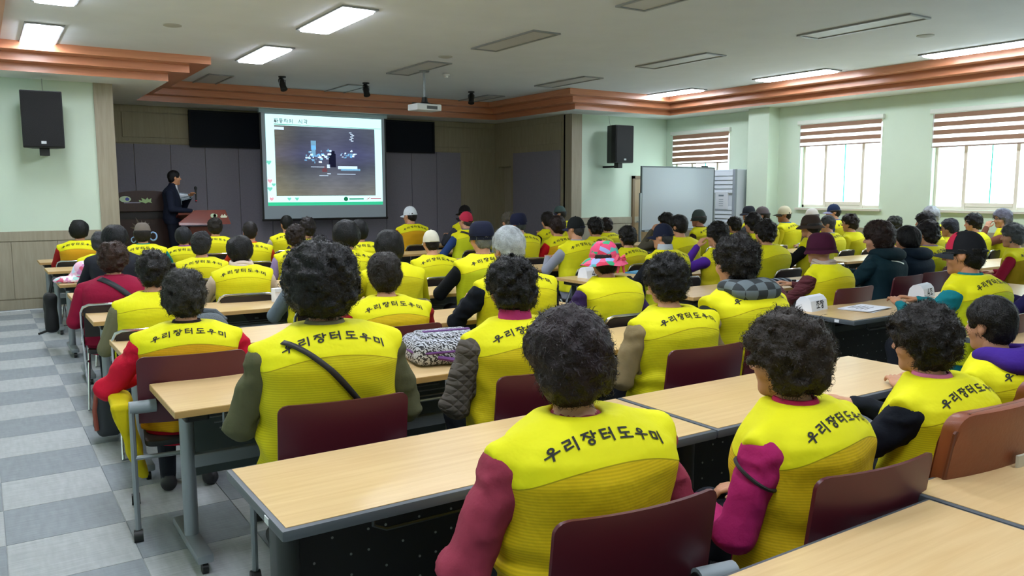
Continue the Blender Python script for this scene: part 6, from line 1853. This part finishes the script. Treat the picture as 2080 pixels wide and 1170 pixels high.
sheets(1.55, 11.0, math.radians(4), 2, 'white sheets on the desk below the presenter', .4, .26)
sheets(5.02 + .9, 9.2, math.radians(4), 2, 'white sheet on the desk by the navy bucket cap', .3, .21)

t = tag(emp('folder', (6.02, 6.62, DZ), math.radians(20)), 'light blue folder on the desk behind black sleeves', 'folder')
ob('cover', MB().box(-.14, .14, -.1, .1, 0, .012).mesh('cover', bevel=.003), mat('#4aa6d8', .4), t)
ob('spine', MB().box(-.145, -.135, -.1, .1, 0, .014).mesh('spine'), mat('#2f7fae', .4), t)

t = tag(emp('umbrella', (6.34, 5.0, DZ + .032), math.radians(-14)), 'folded striped umbrella lying on the desk by maroon sleeves', 'umbrella')
V_ = MB().lathe([(.008, -.14), (.03, -.12), (.034, .0), (.028, .1), (.01, .13)], 14)
V_.v = [(z, x, y) for x, y, z in V_.v]
def stripe_mat():
    m = bpy.data.materials.new('striped_cloth'); m.use_nodes = True
    nt = m.node_tree; N, L = nt.nodes, nt.links
    b = N['Principled BSDF']; b.inputs['Roughness'].default_value = .7
    tc = N.new('ShaderNodeTexCoord'); w = N.new('ShaderNodeTexWave'); w.bands_direction = 'DIAGONAL'; w.inputs['Scale'].default_value = 9
    L.new(tc.outputs['Object'], w.inputs['Vector'])
    r = N.new('ShaderNodeValToRGB'); r.color_ramp.elements[0].position = .45; r.color_ramp.elements[1].position = .55
    r.color_ramp.elements[0].color = (*lin('#151c2a'), 1); r.color_ramp.elements[1].color = (*lin('#8f9dac'), 1)
    L.new(w.outputs['Fac'], r.inputs[0]); L.new(r.outputs[0], b.inputs['Base Color'])
    return m
ob('canopy', V_.mesh('canopy', True), stripe_mat(), t)
ob('handle', MB().tube([(.12, 0, 0), (.18, 0, 0)], .011, 8).mesh('handle', True), BLACKP, t)

t = tag(emp('tissue_box', (2.02, 6.5, DZ), .1), 'small white paper box standing on the desk by the folding chair', 'box')
ob('box', MB().box(-.07, .07, -.04, .04, 0, .11).mesh('box', bevel=.004), PAPER, t)
ob('lid_flap', MB().box(-.07, .07, -.05, -.04, .085, .112).mesh('lid_flap'), mat('#cfd4de', .7), t)

# floral cloth hat left on a desk, brown visor, pouch
def pastel_mat():
    m = FLORAL.copy(); m.name = 'pastel_floral_print'
    for n in m.node_tree.nodes:
        if n.type == 'VALTORGB':
            for e, c in zip(n.color_ramp.elements, ['#e8b9d0', '#e9e3ee', '#c6dcf0', '#d85a78', '#a8d8d0', '#efe6f0', '#cf86b8']):
                e.color = (*lin(c), 1)
        if n.type == 'TEX_VORONOI':
            n.inputs['Scale'].default_value = 26
    return m
PAST = pastel_mat()
t = tag(emp('sun_hat', (.80, 9.10, DZ)), 'pink floral cloth hat lying on the aisle end of a desk', 'hat')
V, Q = snet(lambda x, y, z: np.maximum(smin(ell(x - .03, y, z - .10, (0, 0, 0), (.095, .10, .11)), ell(x, y, z - .02, (-.05, 0, 0), (.19, .13, .045)), .05) - .012 * vnoise(x * 12, y * 12, z * 12, 5), .002 - z), (-.28, -.2, -.02), (.22, .2, .26), .011)
ob('crown', qmesh('crown', V, Q), PAST, t)
ob('band', MB().tube([(.03 + .105 * math.cos(a), .11 * math.sin(a), .06) for a in [2 * math.pi * k / 20 for k in range(20)]], .008, 6, closed=True).mesh('band', True), mat('#c8508c', .7), t)
t = tag(emp('sun_visor', (.80, 7.78, DZ), .3), 'brown arched sun visor on the desk end beside magenta jacket', 'visor')
ob('visor_shell', MB().add(*dome(.13, .10, .11, 0, 20, 6, 0)).mesh('visor_shell', True), mat('#4b362c', .5), t)
ob('purple_lining', MB().box(-.02, .10, -.107, -.09, .01, .05).mesh('purple_lining', bevel=.004), mat('#4a2a7a', .6), t)
t = tag(emp('glasses_pouch', (1.55, 7.72, DZ), .3), 'small black pouch on the desk between two yellow vests', 'pouch')
V, Q = snet(lambda x, y, z: rbox(x, y, z - .025, .09, .04, .025, .022) - .004 * vnoise(x * 20, y * 20, z * 20, 6), (-.12, -.07, -.02), (.12, .07, .08), .009)
ob('pouch', qmesh('pouch', V, Q), BLACKP, t)
ob('clasp', MB().lathe([(.008, .048), (.008, .056), (.0005, .057)], 10).mesh('clasp'), METAL, t)

# bags at the aisle
t = tag(emp('shoulder_bag', (.62, 5.75, 0), .0), 'dark grey shoulder bag with red trim and brown strap by aisle', 'bag')
V, Q = snet(lambda x, y, z: rbox(x, y, z - .22, .08, .13, .16, .05) - .01 * vnoise(x * 9, y * 9, z * 9, 8), (-.16, -.22, .02), (.16, .22, .5), .012)
ob('bag_body', qmesh('bag_body', V, Q), mat('#33383d', .7), t)
ob('red_trim', MB().tube([(-.08, -.11, .12), (-.088, -.12, .25), (-.07, -.10, .36), (-.03, -.10, .385)], .014, 8).mesh('red_trim', True), mat('#8c4434', .6), t)
st_ = MB()
pts = [(.08, .0, .37), (.14, .1, .68), (.17, .40, .742), (.155, .43, .75), (.15, .70, .748), (.15, 1.0, .748)]
for a, b in zip(pts[:-1], pts[1:]):
    st_.add([(a[0] - .016, a[1], a[2]), (a[0] + .016, a[1], a[2]), (b[0] + .016, b[1], b[2]), (b[0] - .016, b[1], b[2]), (a[0] - .016, a[1], a[2] + .005), (a[0] + .016, a[1], a[2] + .005), (b[0] + .016, b[1], b[2] + .005), (b[0] - .016, b[1], b[2] + .005)], [(0, 3, 2, 1), (4, 5, 6, 7), (0, 1, 5, 4), (1, 2, 6, 5), (2, 3, 7, 6), (3, 0, 4, 7)])
ob('strap', st_.mesh('strap'), mat('#6b2c18', .5), t)
t = tag(emp('black_bag', (.56, 9.55, 0), .0), 'black bag hanging at the aisle end of the desks', 'bag')
V, Q = snet(lambda x, y, z: rbox(x, y, z - .40, .06, .14, .20, .05) - .012 * vnoise(x * 9, y * 9, z * 9, 3), (-.12, -.2, .15), (.12, .2, .66), .014)
ob('bag_body', qmesh('bag_body', V, Q), mat('#121214', .75), t)
ob('strap', MB().tube([(0, -.08, .58), (.03, -.06, .72), (.05, .0, .755), (.03, .06, .72), (0, .08, .58)], .01, 6).tube([(-.05, -.1, .22), (-.13, -.14, .20)], .012, 6).mesh('strap', True), BLACKP, t)
t = tag(emp('draped_jacket', (1.17, 5.28, 0), .0), 'grey knit jacket draped over a folding chair behind the red jacket', 'jacket')
V, Q = snet(lambda x, y, z: smax(ell(x, y, z - .62, (0, 0, 0), (.15, .11, .26)), .36 - z, .02) - .012 * vnoise(x * 9, y * 9, z * 7, 12), (-.2, -.16, .3), (.2, .16, .93), .012)
ob('cloth', qmesh('cloth', V, Q), mat('#596166', .9, bump=.5, bscale=140), t)
ob('collar', MB().tube([(-.09, .02, .83), (-.03, .06, .875), (.05, .04, .865), (.1, -.01, .81)], .022, 8).mesh('collar', True), mat('#4b5358', .9), t)
tag(ob('floor_cable', MB().tube([(-.75, 13.1, .008), (-.3, 13.05, .008), (.2, 12.95, .008), (.5, 13.02, .008), (.9, 12.9, .008)], .006, 6).mesh('floor_cable', True), WHITEP), 'thin white cable on the floor along the front wall', 'cable')
